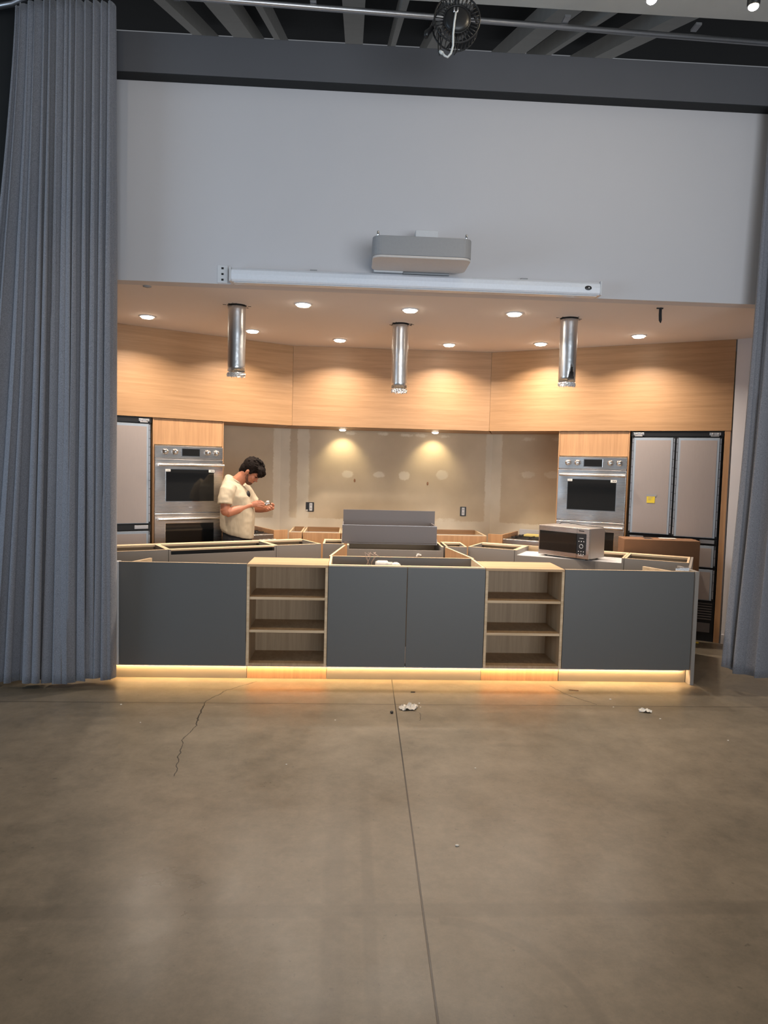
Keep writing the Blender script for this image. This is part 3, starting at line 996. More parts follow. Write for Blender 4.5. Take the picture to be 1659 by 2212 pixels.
def open_cabinet(name, label, loc, rot, w, d, zlow=0.0, zt=ZT, side_mat='box', front='box', stretchers=2, group=None, mirrored=False, plate=None):
    """base cabinet without worktop. local x along the run (to viewer's right), y into depth. back panel faces the viewer"""
    t = thing(name, label, 'cabinet', (loc[0], loc[1], 0), rot, group)
    for a, b in ((0, .018), (w - .018, w)):
        p = bx(a, b, 0, d, .10, zt - .002).build('side_panel', M[side_mat], t, .0008)
        bx(a, b, 0, d, zt - .002, zt).build('edge_band', M['edge'], p)
    bx(.018, w - .018, 0, .012, .10, zt - zlow - .002).build('back_panel', M[front], t, .0006)
    if not zlow:
        bx(.018, w - .018, 0, .018, zt - .002, zt).build('edge_band', M['edge'], t)
    bx(.018, w - .018, .015, d - .02, .10, .118).build('bottom_board', M['darkbox'], t)
    if plate == 'white':
        bx(w * .70, w - .018, d - .09, d - .02, zt - .018, zt).build('stretcher', M['edge'], t, .0008)
    else:
        bx(.018, w - .018, d - .09, d - .02, zt - .018, zt).build('stretcher', M['edge'], t, .0008)
    if stretchers > 1:
        bx(.018, w - .018, d - .02, d, .10, zt).build('front_panel', M['edge'], t, .0008)
    bx(0, w, d * .1, d - .08, 0, .10).build('plinth', M['darkbox'], t)
    if plate == 'rail':       # light rail; black sheets below stand in for the shaded interior
        bx(.018, w - .018, 0.0, .05, zt - .014, zt).build('top_rail', M['edge'], t, .0008)
        bx(.018, w - .018, .05, d - .09, zt - .09, zt - .085).build('shade_sheet', M['black'], t)
        bx(.018, w - .018, .052, .056, zt - .09, zt - .014).build('shade_sheet', M['black'], t)
    if plate == 'white':
        bx(.018, w - .018, 0.012, d * .8, zt - zlow - .008, zt - zlow).build('top_board', M['whiteplastic'], t, .0008)
    return t


cR = lambda r_, y: (XC + r_, y)
cabs = {}
us = Vector((math.cos(TH), -math.sin(TH)))       # outward along the right wing
ns = Vector((math.sin(TH), math.cos(TH)))
P0 = Vector((0.69, 1.44))                         # relative to the middle


def wpt(side, s, off=0.0):
    p = P0 + us * s + ns * off
    return Vector((XC + side * p.x, p.y))


# middle cabinet
open_cabinet('base_cabinet', 'low-backed grey base cabinet under the drawer box in the middle', (XC - .455, 1.36), 0, .91, .56, zlow=.035)
# narrow cabinets either side
open_cabinet('base_cabinet', 'narrow grey base cabinet just left of the drawer box', (XC - .685, 1.45), 0, .20, .42)
open_cabinet('base_cabinet', 'narrow grey base cabinet just right of the drawer box', (XC + .485, 1.40), 0, .20, .42)
# oak side panels running back from the double-door cabinet
for side, lb in ((-1, 'oak board running back from the double-door cabinet on the left'), (1, 'oak board running back from the double-door cabinet on the right')):
    a = Vector((XC + side * .592, .552)); b = Vector((XC + side * .478, 1.355))
    t = thing('oak_side_board', lb, 'board', (a.x, a.y, 0), math.atan2((b - a).y, (b - a).x))
    l = (b - a).length
    p = bx(0, l, -.009, .009, 0, ZT - .003).build('panel', M['oak_v'], t)
    bx(0, l, -.009, .009, ZT - .003, ZT).build('edge_band', M['edge'], t)
# wings
segs = [(0.012, 0.462, 0.0, 'grey open-topped base cabinet', None), (0.466, 1.43, .045, 'wide grey appliance cabinet', 'rail'), (1.434, 1.95, 0.0, 'grey open-topped end cabinet', None)]
lbs = {(-1, 0): 'grey open-topped base cabinet in front of the standing man', (1, 0): 'grey open-topped base cabinet between drawer box and microwave',
       (-1, 1): 'wide grey base cabinet with a dark slot in front of the left ovens', (1, 1): 'wide grey base cabinet with white board under the microwave',
       (-1, 2): 'grey open-topped end cabinet beside the left curtain', (1, 2): 'grey open-topped end cabinet in front of the cardboard box'}
for side in (-1, 1):
    for i, (s0, s1, zl, _, pl) in enumerate(segs):
        if side > 0:
            loc = wpt(1, s0); rot = -TH
        else:
            loc = wpt(-1, s1); rot = TH
        if i == 1: pl = 'rail' if side < 0 else 'white'
        zl_ = zl
        open_cabinet('base_cabinet', lbs[(side, i)], loc, rot, s1 - s0, .48, zlow=zl_, plate=pl)
# rotated end panel closing the right end of the island
e0 = wpt(1, 1.955, -.36); e1 = wpt(1, 1.955, .48)
mb = MB(); mb.obox(e0, e1, .02, 0, ZT, -1)
o = mb.build('end_board', M['box'], None, .0008)
tag(o, 'pale end board closing the right end of the island', 'board')
# small brackets behind the outer panels
for side, lb in ((-1, 'short wooden brace behind the left grey island panel'), (1, 'short wooden brace behind the right grey island panel')):
    a = Vector((XC + side * 2.06, 0.03)); b = Vector((XC + side * 1.93, .30)) if side > 0 else Vector((XC + side * 1.92, .22))
    if side < 0: a = Vector((XC - 2.03, .03)); b = Vector((XC - 1.95, .26))
    mb = MB(); mb.obox(a, b, .018, ZT - .09, ZT - .004, 1)
    tag(mb.build('wooden_brace', M['edge'], None, .0008), lb, 'brace')
o = MB().box(-.05, .05, -.012, .012, 0, .02).box(-.02, .05, -.02, .02, .02, .028).build('corner_clamp', M['chrome'], None, .001)
o.location = (2.57, .04, ZT); o.rotation_euler = (0, 0, -.2)
tag(o, 'small metal corner bracket on top of the right island end', 'bracket')

# drawer box standing on the middle cabinet
t = thing('drawer_box', 'dark grey drawer box standing on top of the middle cabinet', 'drawer', (XC - .05, 1.50, ZT))
bx(-.455, .455, 0, .014, .014, .178).build('drawer_back', M['darkbox'], t, .0008)
for a, b in ((-.455, -.443), (.443, .455)):
    bx(a, b, .014, .43, .014, .178).build('drawer_side', M['darkbox'], t, .0008)
bx(-.443, .443, .014, .43, .014, .026).build('drawer_bottom', M['darkbox'], t)
bx(-.45, .485, .43, .448, .0, .30).build('drawer_front', M['darkbox'], t, .001)
for x in (-.459, .456):
    bx(x, x + .004, .0, .43, .0, .05).build('runner', M['steelside'], t)
bx(-.455, .455, -.006, .0, .0, .012).build('rear_rail', M['darkbox'], t)
bx(-.455, .455, .0, .012, .178, .1795).build('edge_band', M['alu'], t)

# bits lying in the double-door cabinet and on the middle cabinet
t = thing('plastic_container', 'cloudy white plastic container lying in the open double-door cabinet', 'container', (0.29, 0.14, 0.857))
mb = MB(); mb.lathe([(.001, -.07), (.036, -.07), (.045, -.05), (.045, .02), (.034, .03), (.034, .06), (.001, .06)], 20, (0, 0, 0), 'x')
mb.build('tub', M['clear'], t)
MB().ellip((.085, -.01, -.005), (.045, .04, .04), 16, 10).build('lid', M['clear'], t)
mb = MB()
rnd = random.Random(5)
for k in range(5):
    p = [Vector((-.06 + .02 * k, .0, -.05))]
    for i in range(6):
        p.append(p[-1] + Vector((rnd.uniform(-.02, .03), rnd.uniform(-.01, .01), .038 if i < 4 else -.015)))
    mb.tube(p, .0022, 6)
mb.box(-.06, .06, -.004, .004, -.06, -.045)
o = mb.build('wire_bundle', M['wire']); o.location = (0.20, 0.34, .835)
tag(o, 'loose pale wires sticking up from the open double-door cabinet', 'wires')
mb = MB(); mb.lathe([(.002, -.02), (.018, -.02), (.013, 0), (.016, .012), (.002, .014)], 14); mb.ellip((.02, 0, -.004), (.014, .012, .012), 10, 6)
mb.ellip((-.012, -.004, -.012), (.010, .012, .016), 10, 6)
o = mb.build('clear_connector', M['clear']); o.location = (XC + .215, 1.352, .795)
tag(o, 'small clear plastic fitting clipped to the middle cabinet back', 'fitting')

# ================================================================ MICROWAVE
mwr = math.atan2(0.645 - 1.07, 2.041 - 1.739)
t = thing('microwave_oven', 'stainless microwave with black door standing on the right cabinets', 'microwave', (1.79, 1.25, ZT - .045), R(-49))
w, d, h = .52, .27, .285
zf = .014
bx(0, w, .012, d, zf, h).build('case', M['steelside'], t, .006)
fr_ = bx(0, w, -.006, .012, zf, h).build('front_frame', M['steel'], t, .003)
bx(.012, w * .765, -.012, -.006, zf + .042, h - .048).build('door', M['blackglass'], t, .003)
cp_ = bx(w * .77, w - .03, -.012, -.006, zf + .036, h - .046).build('control_panel', M['black'], t, .003)
mb = MB()
xc_, zc_ = w * .862, .125
for i in range(3):
    for z in (.055, .078, .168):
        mb.lathe([(.001, -.0145), (.0045, -.0145), (.0045, -.012), (.001, -.012)], 10, (xc_ + (i - 1) * .024, 0, z), 'y')
mb.tube([(xc_ + .017 * math.cos(2 * PI * k / 24), -.0135, zc_ + .017 * math.sin(2 * PI * k / 24)) for k in range(25)], .0022, 6, False)
mb.box(xc_ - .026, xc_ + .026, -.0145, -.012, .040, .044)
mb.box(xc_ - .02, xc_ + .02, -.0145, -.012, .195, .198)
mb.build('buttons', M['whiteplastic'], cp_)
bx(w * .765, w * .768, -.0075, -.006, zf, h).build('seam', M['black'], fr_)
bx(w * .80, w * .90, -.0075, -.006, h - .028, h - .020).build('brand_mark', M['black'], fr_)
for x in (.05, w - .05):
    for y in (.05, d - .05):
        MB().lathe([(.012, 0), (.014, zf)], 12, (x, y, 0)).build('foot', M['black'], t)
MB().tube([(w * .12, d - .03, h + .004), (w * .16, d - .02, h + .018), (w * .3, d - .03, h + .02), (w * .6, d - .06, h + .010), (w * .85, d - .05, h + .006), (w * .98, d - .02, h + .004), (w * 1.0, d + .004, h - .05)], .0035, 8).build('power_cord', M['black'], t)

# ================================================================ CARDBOARD BOX
t = thing('cardboard_box', 'tall brown cardboard box standing in front of the right fridge', 'box', (2.60, 1.25, 0), R(-9))
w, d, h = .69, .24, 1.0
bx(0, w, 0, d, 0, h).build('carton', M['card'], t, .006)
bx(.004, w - .004, d * .42, d * .60, h + .0005, h + .0015).build('packing_tape', M['cardtape'], t)
bx(w * .53, w * .76, d * .62, d * .92, h + .001, h + .002).build('shipping_label', M['paper'], t)
mb = MB(); mb.box(w * .30, w * .41, d * .3, d * .75, h + .001, h + .002); mb.box(w * .66, w * .70, d * .3, d * .45, h + .001, h + .002)
mb.box(w * .36, w * .44, -.001, .0005, h - .155, h - .15); mb.box(w * .39, w * .41, -.001, .0005, h - .17, h - .15)
mb.build('print', M['black'], t)

# ================================================================ OVEN TOWERS
def tower(side, label):
    s0, s1 = .765, 1.478
    loc = wing(1, s0, .012) if side > 0 else wing(-1, s1, .012)
    t = thing('oven_tower_cabinet', label, 'cabinet', (loc.x, loc.y, 0), R(-30) if side > 0 else R(30))
    w = s1 - s0
    for a, b in ((0, .012), (w - .012, w)):
        bx(a, b, 0, .66, 0, ZF).build('side_panel', M['oak_v'], t, .0008)
    bx(.014, w - .014, 0.004, .022, 1.782, ZF - .004).build('door', M['oak_v'], t, .001)
    bx(.012, w - .012, .03, .64, 1.775, 1.782).build('shelf', M['edge'], t)
    bx(.014, w - .014, 0.004, .022, .10, .44).build('drawer_front', M['oak_v'], t, .001)
    bx(.012, w - .012, .03, .64, .44, .452).build('shelf', M['edge'], t)
    bx(.012, w - .012, .06, .64, 0, .10).build('plinth', M['darkbox'], t)
    return t


tower(-1, 'tall oak cabinet housing the left double oven')
tower(1, 'tall oak cabinet housing the right double oven')


def oven(loc, rot, label):
    t = thing('double_wall_oven', label, 'oven', (loc.x, loc.y, 0), rot, 'double wall ovens')
    w = .686
    bx(.004, w - .004, .02, .58, .456, 1.768).build('oven_body', M['steelside'], t)
    cp_ = bx(0, w, -.012, .02, 1.648, 1.770).build('control_panel', M['steel'], t, .003)
    bx(w * .375, w * .655, -.0145, -.012, 1.668, 1.752).build('display_frame', M['chrome'], cp_, .001)
    bx(w * .385, w * .645, -.0155, -.0145, 1.675, 1.745).build('display', M['blackglass'], cp_)
    for fx in (.145, .285, .765, .895):
        k = MB().lathe([(.001, .0), (.030, .0), (.030, -.006), (.024, -.010), (.023, -.034), (.019, -.040), (.001, -.041)], 24, (w * fx, -.012, 1.712), 'y').build('knob', M['chrome'], cp_)
        bx(w * fx - .004, w * fx + .004, -.058, -.050, 1.694, 1.730).build('grip', M['handle'], cp_, .001)
    for z0, z1, st in ((1.112, 1.640, True), (.575, 1.104, False)):
        d_ = bx(0, w, -.016, .02, z0, z1).build('oven_door', M['steel'], t, .004)
        hz = z1 - .055
        mb = MB(); mb.tube([(.025, -.062, hz), (w - .005, -.062, hz)], .0145, 16)
        mb.box(.03, .055, -.055, -.014, hz - .012, hz + .012); mb.box(w - .045, w - .02, -.055, -.014, hz - .012, hz + .012)
        mb.build('handle', M['handle'], d_, .001)
        a, b, c, e = w * .155, w * .862, z1 - .415, z1 - .10
        bx(a - .004, b + .004, -.0175, -.016, c - .004, e + .004).build('window_frame', M['chrome'], d_)
        bx(a, b, -.0185, -.0175, c, e).build('window', M['blackglass'], d_)
        if st:
            s1_ = bx(a - .004, a + .045, -.0195, -.0185, e - .022, e + .002).build('sticker', M['paper'], d_)
            bx(a + .006, a + .035, -.0198, -.0195, e - .013, e - .009).build('sticker_print', M['greyplastic'], d_)
            bx(b - .055, b + .004, -.0195, -.0185, e - .025, e + .002).build('sticker', M['paper'], d_)
            mb = MB(); mb.box(b - .034, b - .024, -.0199, -.0195, e - .016, e - .006); mb.box(b - .016, b - .006, -.0199, -.0195, e - .016, e - .006)
            mb.build('sticker_print', M['black'], d_)
            bx(w * .49, w * .54, -.0166, -.016, z0 + .045, z0 + .055).build('badge', M['greyplastic'], d_)
    bx(0, w, -.010, .02, .456, .568).build('lower_trim', M['steel'], t, .002)
    return t


ov = oven(wing(1, .765 + .0135), R(-30), 'stainless double wall oven on the right, behind the microwave')
dup(ov, (wing(-1, 1.478 - .0135).x, wing(-1, 1.478 - .0135).y, 0), R(30), 'stainless double wall oven on the left, behind the standing man')


# ================================================================ FRIDGES (panel-ready, unclad)
def fridge(loc, rot, label):
    t = thing('built_in_fridge', label, 'fridge', (loc.x, loc.y, 0), rot, 'unclad built-in fridges')
    w = .835
    bx(0, w, .03, .62, 0.0, 2.03).build('cabinet_box', M['black'], t)
    bx(0, w, .0, .03, 1.985, 2.035).build('top_rail', M['black'], t)
    for x in (.022, w - .022 - .10):
        hg = bx(x, x + .10, -.012, 0, 1.996, 2.022).build('hinge', M['alu'], t, .002)
        mb = MB(); mb.box(x + .012, x + .085, -.018, -.012, 1.983, 1.996)
        mb.lathe([(.001, -.016), (.009, -.016), (.009, -.012)], 10, (x + .03, 0, 2.008), 'y'); mb.lathe([(.001, -.016), (.009, -.016), (.009, -.012)], 10, (x + .078, 0, 2.008), 'y')
        mb.build('hinge_plate', M['steelside'], hg, .001)

    def leaf(nm, x0, x1, z0, z1, ladder=True):
        d_ = bx(x0, x1, -.012, .028, z0, z1).build(nm, M['black'], t, .002)
        e_ = .022 if ladder else .012
        bx(x0 + e_, x1 - e_, -.022, -.012, z0 + .004, z1 - .004).build('film_border', M['filmedge'], d_, .001)
        bx(x0 + e_ + .020, x1 - e_ - .020, -.0235, -.022, z0 + .010, z1 - .028).build('film', M['film'], d_)
        if ladder:
            for xx in (x0 + .007, x1 - .017):
                mb = MB().box(xx + .003, xx + .007, -.0128, -.012, z0 + .02, z1 - .01); z = z0 + .02
                while z < z1 - .04:
                    zz = min(z + .075, z1 - .01)
                    mb.box(xx, xx + .010, -.0145, -.0122, z, zz)
                    z = zz + .006
                mb.build('side_strip', M['alu'], d_)
        return d_
    leaf('door', .008, w / 2 - .002, 1.015, 1.975); leaf('door', w / 2 + .002, w - .008, 1.005, 1.975)
    bx(.004, w - .004, -.004, .03, .945, 1.0).build('middle_rail', M['black'], t)
    for x in (.03, w - .03 - .13):
        bx(x, x + .13, -.014, -.004, .955, .99).build('hinge', M['alu'], t, .002)
    leaf('drawer', .008, w - .008, .72, .938); leaf('drawer', .008, w - .008, .40, .708)
    mb = MB()
    for k in range(7): mb.box(.02, w - .02, -.012, .0, .215 + k * .025, .226 + k * .025)
    bx(.0, w, .0, .03, .0, .395).build('base_grille', M['black'], t)
    mb.build('louvre', M['darkbox'], t)
    bx(.03, w - .03, -.01, 0, .09, .18).build('kick_plate', M['darkbox'], t)
    return t


fg = fridge(wing(1, 1.492, .012), R(-30), 'grey-filmed built-in fridge with a yellow note, on the right')
p = wing(-1, 2.327, .012)
dup(fg, (p.x, p.y, 0), R(30), 'grey-filmed built-in fridge half hidden by the left curtain')
for side, lb in ((-1, 'tall oak end panel beyond the left fridge'), (1, 'tall oak end panel between the right fridge and the wall')):
    a = wing(side, 2.335, .004); b = wing(side, 2.335, .70)
    mb = MB(); mb.obox(a, b, .05, 0, ZF, -1 if side > 0 else 1)
    tag(mb.build('tall_end_panel', M['oak_v'], None, .001), lb, 'panel')
nt = wing(1, 1.706, -.0135)
t = thing('sticky_note', 'yellow paper note taped to the right fridge door', 'note', (nt.x, nt.y, 1.36), R(-30))
bx(-.038, .038, -.0005, .0005, -.035, .035).build('note_paper', M['yellow'], t)
mb = MB()
for i, z in enumerate((.02, .008, -.004)): mb.box(-.024, .018 - .008 * i, -.0012, -.0005, z, z + .003)
mb.build('pen_marks', M['greyplastic'], t)
bx(-.045, .052, -.0012, .0, .030, .052).build('tape', M['greyplastic'], t)

# ================================================================ BACK BASE CABINETS
def back_cab(label, x0, x1):
    t = thing('back_cabinet', label, 'cabinet', (x0, 2.53, 0), 0, 'oak base cabinets along the back wall')
    w = x1 - x0
    bx(.002, w - .002, 0, .018, .10, ZT - .006).build('door', M['oak_v'], t, .001)
    bx(.0, w, .0, .022, ZT - .005, ZT).build('edge_band', M['edge'], t)
    for a, b in ((0, .018), (w - .018, w)):
        bx(a, b, .022, .66, .10, ZT).build('side_panel', M['edge'], t)
    bx(.018, w - .018, .03, .13, ZT - .018, ZT - .002).build('stretcher', M['box'], t)
    bx(.018, w - .018, .64, .66, .10, ZT + .005).build('back_panel', M['oak_h'], t)
    bx(.018, w - .018, .03, .64, .10, .118).build('bottom_board', M['box'], t)
    bx(0, w, .06, .6, 0, .10).build('plinth', M['darkbox'], t)


back_cab('narrow oak base cabinet by the back wall left of the dark seam', XC - 1.10, XC - .955)
back_cab('oak base cabinet by the back wall, left of the drawer box', XC - .945, XC - .53)
back_cab('oak base cabinet by the back wall behind the drawer box', XC - .525, XC + .45)
back_cab('oak base cabinet by the back wall, right of the drawer box', XC + .455, XC + 1.10)
# corner units and rangetops
for side, lb in ((-1, 'oak corner filler box at the left bend of the back run'), (1, 'oak corner filler box at the right bend of the back run')):
    a = wing(side, .03, -.0); b = wing(side, .195, 0); c = wing(side, .195, .60); d = Vector((XC + side * 1.115, 2.56)); e = Vector((XC + side * 1.12, 3.15))
    poly = [d, a, b, c, e] if side > 0 else [d, e, c, b, a]
    t = thing('corner_filler', lb, 'cabinet', (0, 0, 0))
    n_ = poly
    mb = MB()
    pr = [a, b]
    MB().obox(a, b, .018, .0, ZT + .028, 1).build('front_panel', M['oak_v'], t, .0008) if side > 0 else MB().obox(b, a, .018, .0, ZT + .028, 1).build('front_panel', M['oak_v'], t, .0008)
    b2 = wing(side, .195, .018)
    (MB().obox(b2, c, .018, .0, ZT + .028, 1) if side > 0 else MB().obox(b2, c, .018, .0, ZT + .028, -1)).build('side_panel', M['oak_v'], t, .0008)
for side, lb in ((-1, 'stainless rangetop unit behind the standing man'), (1, 'stainless rangetop unit left of the microwave, with foam packing')):
    s0, s1 = .21, .755
    loc = wing(1, s0) if side > 0 else wing(-1, s1)
    t = thing('rangetop', lb, 'cooktop', (loc.x, loc.y, 0), R(-30) if side > 0 else R(30), 'rangetops in the back run')
    w = s1 - s0
    bx(.003, w - .003, .01, .6, .0, .76).build('base', M['oak_v'], t, .001)
    bx(.0, w, -.03, .03, .765, .865).build('front_fascia', M['steel'], t, .004)
    MB().tube([(0.0, -.05, .79), (w, -.05, .79)], .012, 12).build('towel_bar', M['handle'], t)
    bx(.0, w, .03, .60, .765, .862).build('top_plate', M['black'], t, .002)
    mb = MB()
    for k in range(3): mb.tube([(w * (.15 + .3 * k), .1, .875), (w * (.15 + .3 * k), .5, .875)], .006, 6)
    for k in range(3): mb.tube([(.04, .15 + .15 * k, .872), (w - .04, .15 + .15 * k, .872)], .006, 6)
    mb.build('grate', M['black'], t)
    if side > 0:
        bx(.12, w, .36, .50, .868, .892).build('foam_block', M['foam'], t, .004)
    else:
        mb = MB()
        for k in range(7): mb.ellip((.40 + k * .03, -.045 + .01 * math.sin(k * 2), .80 + .006 * math.sin(k * 3)), (.02, .018, .012), 8, 6)
        mb.build('plastic_wrap', M['clear'], t)
    bx(.0, w, .60, .62, .765, .93).build('rear_trim', M['whiteplastic'], t, .002)


# ================================================================ OUTLETS
def outlet(x, y, z, rot, label, torn=False):
    t = thing('wall_outlet', label, 'outlet', (x, y, z), rot, 'uncovered outlets in the drywall')
    w = .036
    mb = MB(); mb.box(-w, w, -.004, 0, -.056, .056)
    if torn: mb.box(-w - .025, -w, -.003, 0, -.045, .056)
    mb.build('box_rim', M['black'], t, .001)
    r_ = bx(-.018, .018, -.010, -.004, -.046, .046).build('receptacle', M['whiteplastic'], t, .003)
    mb = MB()
    for z_ in (-.024, .018):
        mb.box(-.008, -.004, -.0105, -.010, z_, z_ + .012); mb.box(.004, .008, -.0105, -.010, z_, z_ + .012)
    mb.build('slots', M['black'], r_)
    if torn:
        mb = MB(); mb.ellip((-w - .012, -.006, -.04), (.016, .004, .008), 10, 6); mb.build('torn_paper', M['paper'], t)


outlet(-0.440, 3.192, 1.118, 0, 'black-rimmed outlet beside torn drywall near the left corner', True)
outlet(1.392, 3.192, 1.104, 0, 'black-rimmed outlet low on the back wall near the right corner')
p = wing(1, .665, .708)
outlet(p.x, p.y, 1.10, R(-30), 'black-rimmed outlet beside the right oven cabinet')
# small anchor holes
for x, z, lb in ((.075, 1.445, 'small brown hole in the drywall under the left light pool'), (.952, 1.43, 'small brown hole in the drywall under the right light pool')):
    o = MB().ellip((0, 0, 0), (.011, .003, .022), 12, 8).build('wall_hole', M['cardtape']); o.location = (x, 3.193, z)
    tag(o, lb, 'hole')

# ================================================================ THE MAN
PX, PY = -1.10, 1.88


def remesh(o, vox, it=6, fac=.5):
    md = o.modifiers.new('remesh', 'REMESH'); md.mode = 'VOXEL'; md.voxel_size = vox; md.use_smooth_shade = True
    sm = o.modifiers.new('smooth', 'SMOOTH'); sm.iterations = it; sm.factor = fac
    return o


man = thing('person', 'man in a cream t-shirt and black trousers looking down at his hands', 'person', (PX, PY, 0))
HC = Vector((.135, -.01, 1.535))
HR = Matrix.Rotation(R(-14), 3, 'Z') @ Matrix.Rotation(R(45), 3, 'Y')


def hp(x, y, z): return HC + HR @ Vector((x, y, z))


b = MB()
# head: skull, face, jaw
b.ellip(hp(-.012, 0, .03), (.098, .078, .088), 28, 18, HR)
b.ellip(hp(.022, 0, -.035), (.070, .064, .085), 28, 18, HR)
b.ellip(hp(.045, 0, -.085), (.040, .042, .034), 20, 14, HR)
b.ellip(hp(.088, 0, -.012), (.012, .011, .026), 12, 8, HR)          # nose bridge
b.ellip(hp(.099, 0, -.030), (.015, .016, .012), 12, 8, HR)          # nose tip
b.ellip(hp(.080, 0, .016), (.014, .050, .010), 14, 8, HR)           # brow
b.ellip(hp(.084, 0, -.058), (.010, .024, .006), 12, 8, HR)          # lips
b.ellip(hp(.083, 0, -.068), (.009, .020, .006), 12, 8, HR)
for s_ in (-1, 1):
    b.ellip(hp(.062, s_ * .040, -.022), (.022, .020, .022), 12, 8, HR)   # cheek
    b.ellip(hp(-.008, s_ * .080, -.012), (.018, .009, .030), 14, 10, HR)  # ear
    b.ellip(hp(-.010, s_ * .086, -.002), (.016, .007, .020), 12, 8, HR)
# neck
b.tube([(-.03, 0, 1.38), (.0, -.0, 1.44), (.055, -.005, 1.49), (.085, -.008, 1.52)], [.075, .064, .060, .062], 20)
# torso and hips
b.loft([((0, 0, .78), .11, .155), ((0, 0, .90), .125, .165), ((.0, 0, 1.05), .135, .160), ((-.005, 0, 1.2), .13, .165), ((-.02, 0, 1.32), .115, .17), ((-.035, 0, 1.40), .07, .12), ((-.03, 0, 1.43), .04, .07)], 28, 2.3)
# legs
for s_ in (-1, 1):
    b.tube([(0, s_ * .085, .86), (.01, s_ * .092, .66), (.0, s_ * .095, .46), (-.015, s_ * .098, .28), (-.02, s_ * .10, .07)], [.092, .078, .058, .055, .042], 16)
    b.ellip((.04, s_ * .10, .04), (.115, .042, .035), 14, 8)
# arms
NA = [(-.06, -.165, 1.372), (-.085, -.215, 1.29), (-.085, -.235, 1.16), (-.06, -.225, 1.135), (.03, -.17, 1.165), (.10, -.115, 1.195), (.145, -.085, 1.21)]
b.tube(NA, [.052, .050, .046, .046, .042, .033, .025], 16)
b.ellip((-.08, -.235, 1.15), (.048, .042, .046), 14, 10)
FA = [(.0, .165, 1.372), (.06, .215, 1.29), (.12, .235, 1.18), (.15, .225, 1.155), (.215, .16, 1.155), (.275, .10, 1.158), (.31, .065, 1.165)]
b.tube(FA, [.058, .052, .046, .044, .040, .031, .024], 16)
b.ellip((.13, .235, 1.165), (.044, .042, .044), 14, 10)
# near hand: palm and fingers reaching to the held fitting
rotn = Matrix.Rotation(R(-10), 3, 'Y') @ Matrix.Rotation(R(25), 3, 'Z')
b.ellip((.180, -.066, 1.214), (.045, .018, .033), 18, 12, rotn)
near = [((.20, -.058, 1.238), (.232, -.048, 1.246), (.254, -.030, 1.234), (.262, -.018, 1.222)),
        ((.207, -.060, 1.224), (.242, -.052, 1.230), (.266, -.034, 1.220), (.274, -.020, 1.210)),
        ((.207, -.062, 1.208), (.240, -.056, 1.210), (.262, -.040, 1.202), (.268, -.026, 1.196)),
        ((.200, -.064, 1.193), (.228, -.060, 1.191), (.248, -.048, 1.186), (.252, -.038, 1.184))]
for f in near: b.tube(f, [.0105, .0098, .0090, .0075], 10)
b.tube([(.165, -.050, 1.225), (.195, -.028, 1.240), (.222, -.014, 1.238), (.244, -.008, 1.228)], [.014, .0125, .0105, .008], 10)
# far hand: palm up, curled around
rotf = Matrix.Rotation(R(-30), 3, 'Z')
b.ellip((.325, .045, 1.172), (.036, .036, .022), 18, 12, rotf)
far = [((.340, .020, 1.168), (.350, -.008, 1.172), (.340, -.026, 1.188), (.322, -.026, 1.202)),
       ((.328, .018, 1.162), (.334, -.014, 1.160), (.322, -.032, 1.174), (.306, -.030, 1.188)),
       ((.314, .020, 1.158), (.316, -.014, 1.154), (.304, -.032, 1.164), (.290, -.030, 1.176)),
       ((.300, .024, 1.158), (.298, -.006, 1.152), (.288, -.024, 1.158), (.276, -.024, 1.168))]
for f in far: b.tube(f, [.0105, .0098, .0090, .0075], 10)
b.tube([(.340, .055, 1.185), (.352, .035, 1.205), (.342, .012, 1.218), (.322, .000, 1.218)], [.014, .0125, .0105, .008], 10)
body = remesh(b.build('body', M['skin'], man), .0042, 4, .5)

# shirt
sh = MB()
sh.loft([((.005, 0, .90), .155, .185, -.25), ((.0, 0, .935), .162, .190, -.22), ((0, 0, 1.0), .168, .188, -.08), ((0, 0, 1.10), .170, .186), ((-.005, 0, 1.2), .164, .188), ((-.02, 0, 1.29), .158, .192), ((-.045, 0, 1.36), .125, .188), ((-.06, 0, 1.41), .095, .145), ((-.05, 0, 1.445), .078, .092, -.5), ((-.035, 0, 1.462), .070, .074, -.6)], 40, 2.3)
sh.tube([(-.05, -.140, 1.392), (-.072, -.192, 1.335), (-.085, -.225, 1.27), (-.086, -.238, 1.215)], [.074, .076, .070, .071], 20)
sh.tube([(.0, .150, 1.385), (.055, .200, 1.32), (.10, .228, 1.25), (.13, .236, 1.21)], [.070, .070, .066, .066], 20)
shirt = remesh(sh.build('shirt', M['shirt'], man), .007, 4, .5)
tx = bpy.data.textures.new('folds', 'CLOUDS'); tx.noise_scale = .07; tx.noise_depth = 1
md = shirt.modifiers.new('folds', 'DISPLACE'); md.texture = tx; md.strength = .010; md.mid_level = .5
cr_ = MB()
ring = [Vector((-.026 + .068 * math.cos(2 * PI * k / 32), .073 * math.sin(2 * PI * k / 32), 1.452 - .62 * .068 * math.cos(2 * PI * k / 32))) for k in range(33)]
cr_.tube(ring, .008, 8, False)
cr_.build('collar', M['shirt'], shirt)
# chest print
o = MB().ellip((0, 0, 0), (.010, .024, .034), 16, 10, None).build('chest_print', M['black'], shirt)
o.location = (.118, -.085, 1.315); o.rotation_euler = (0, R(-12), R(-32))
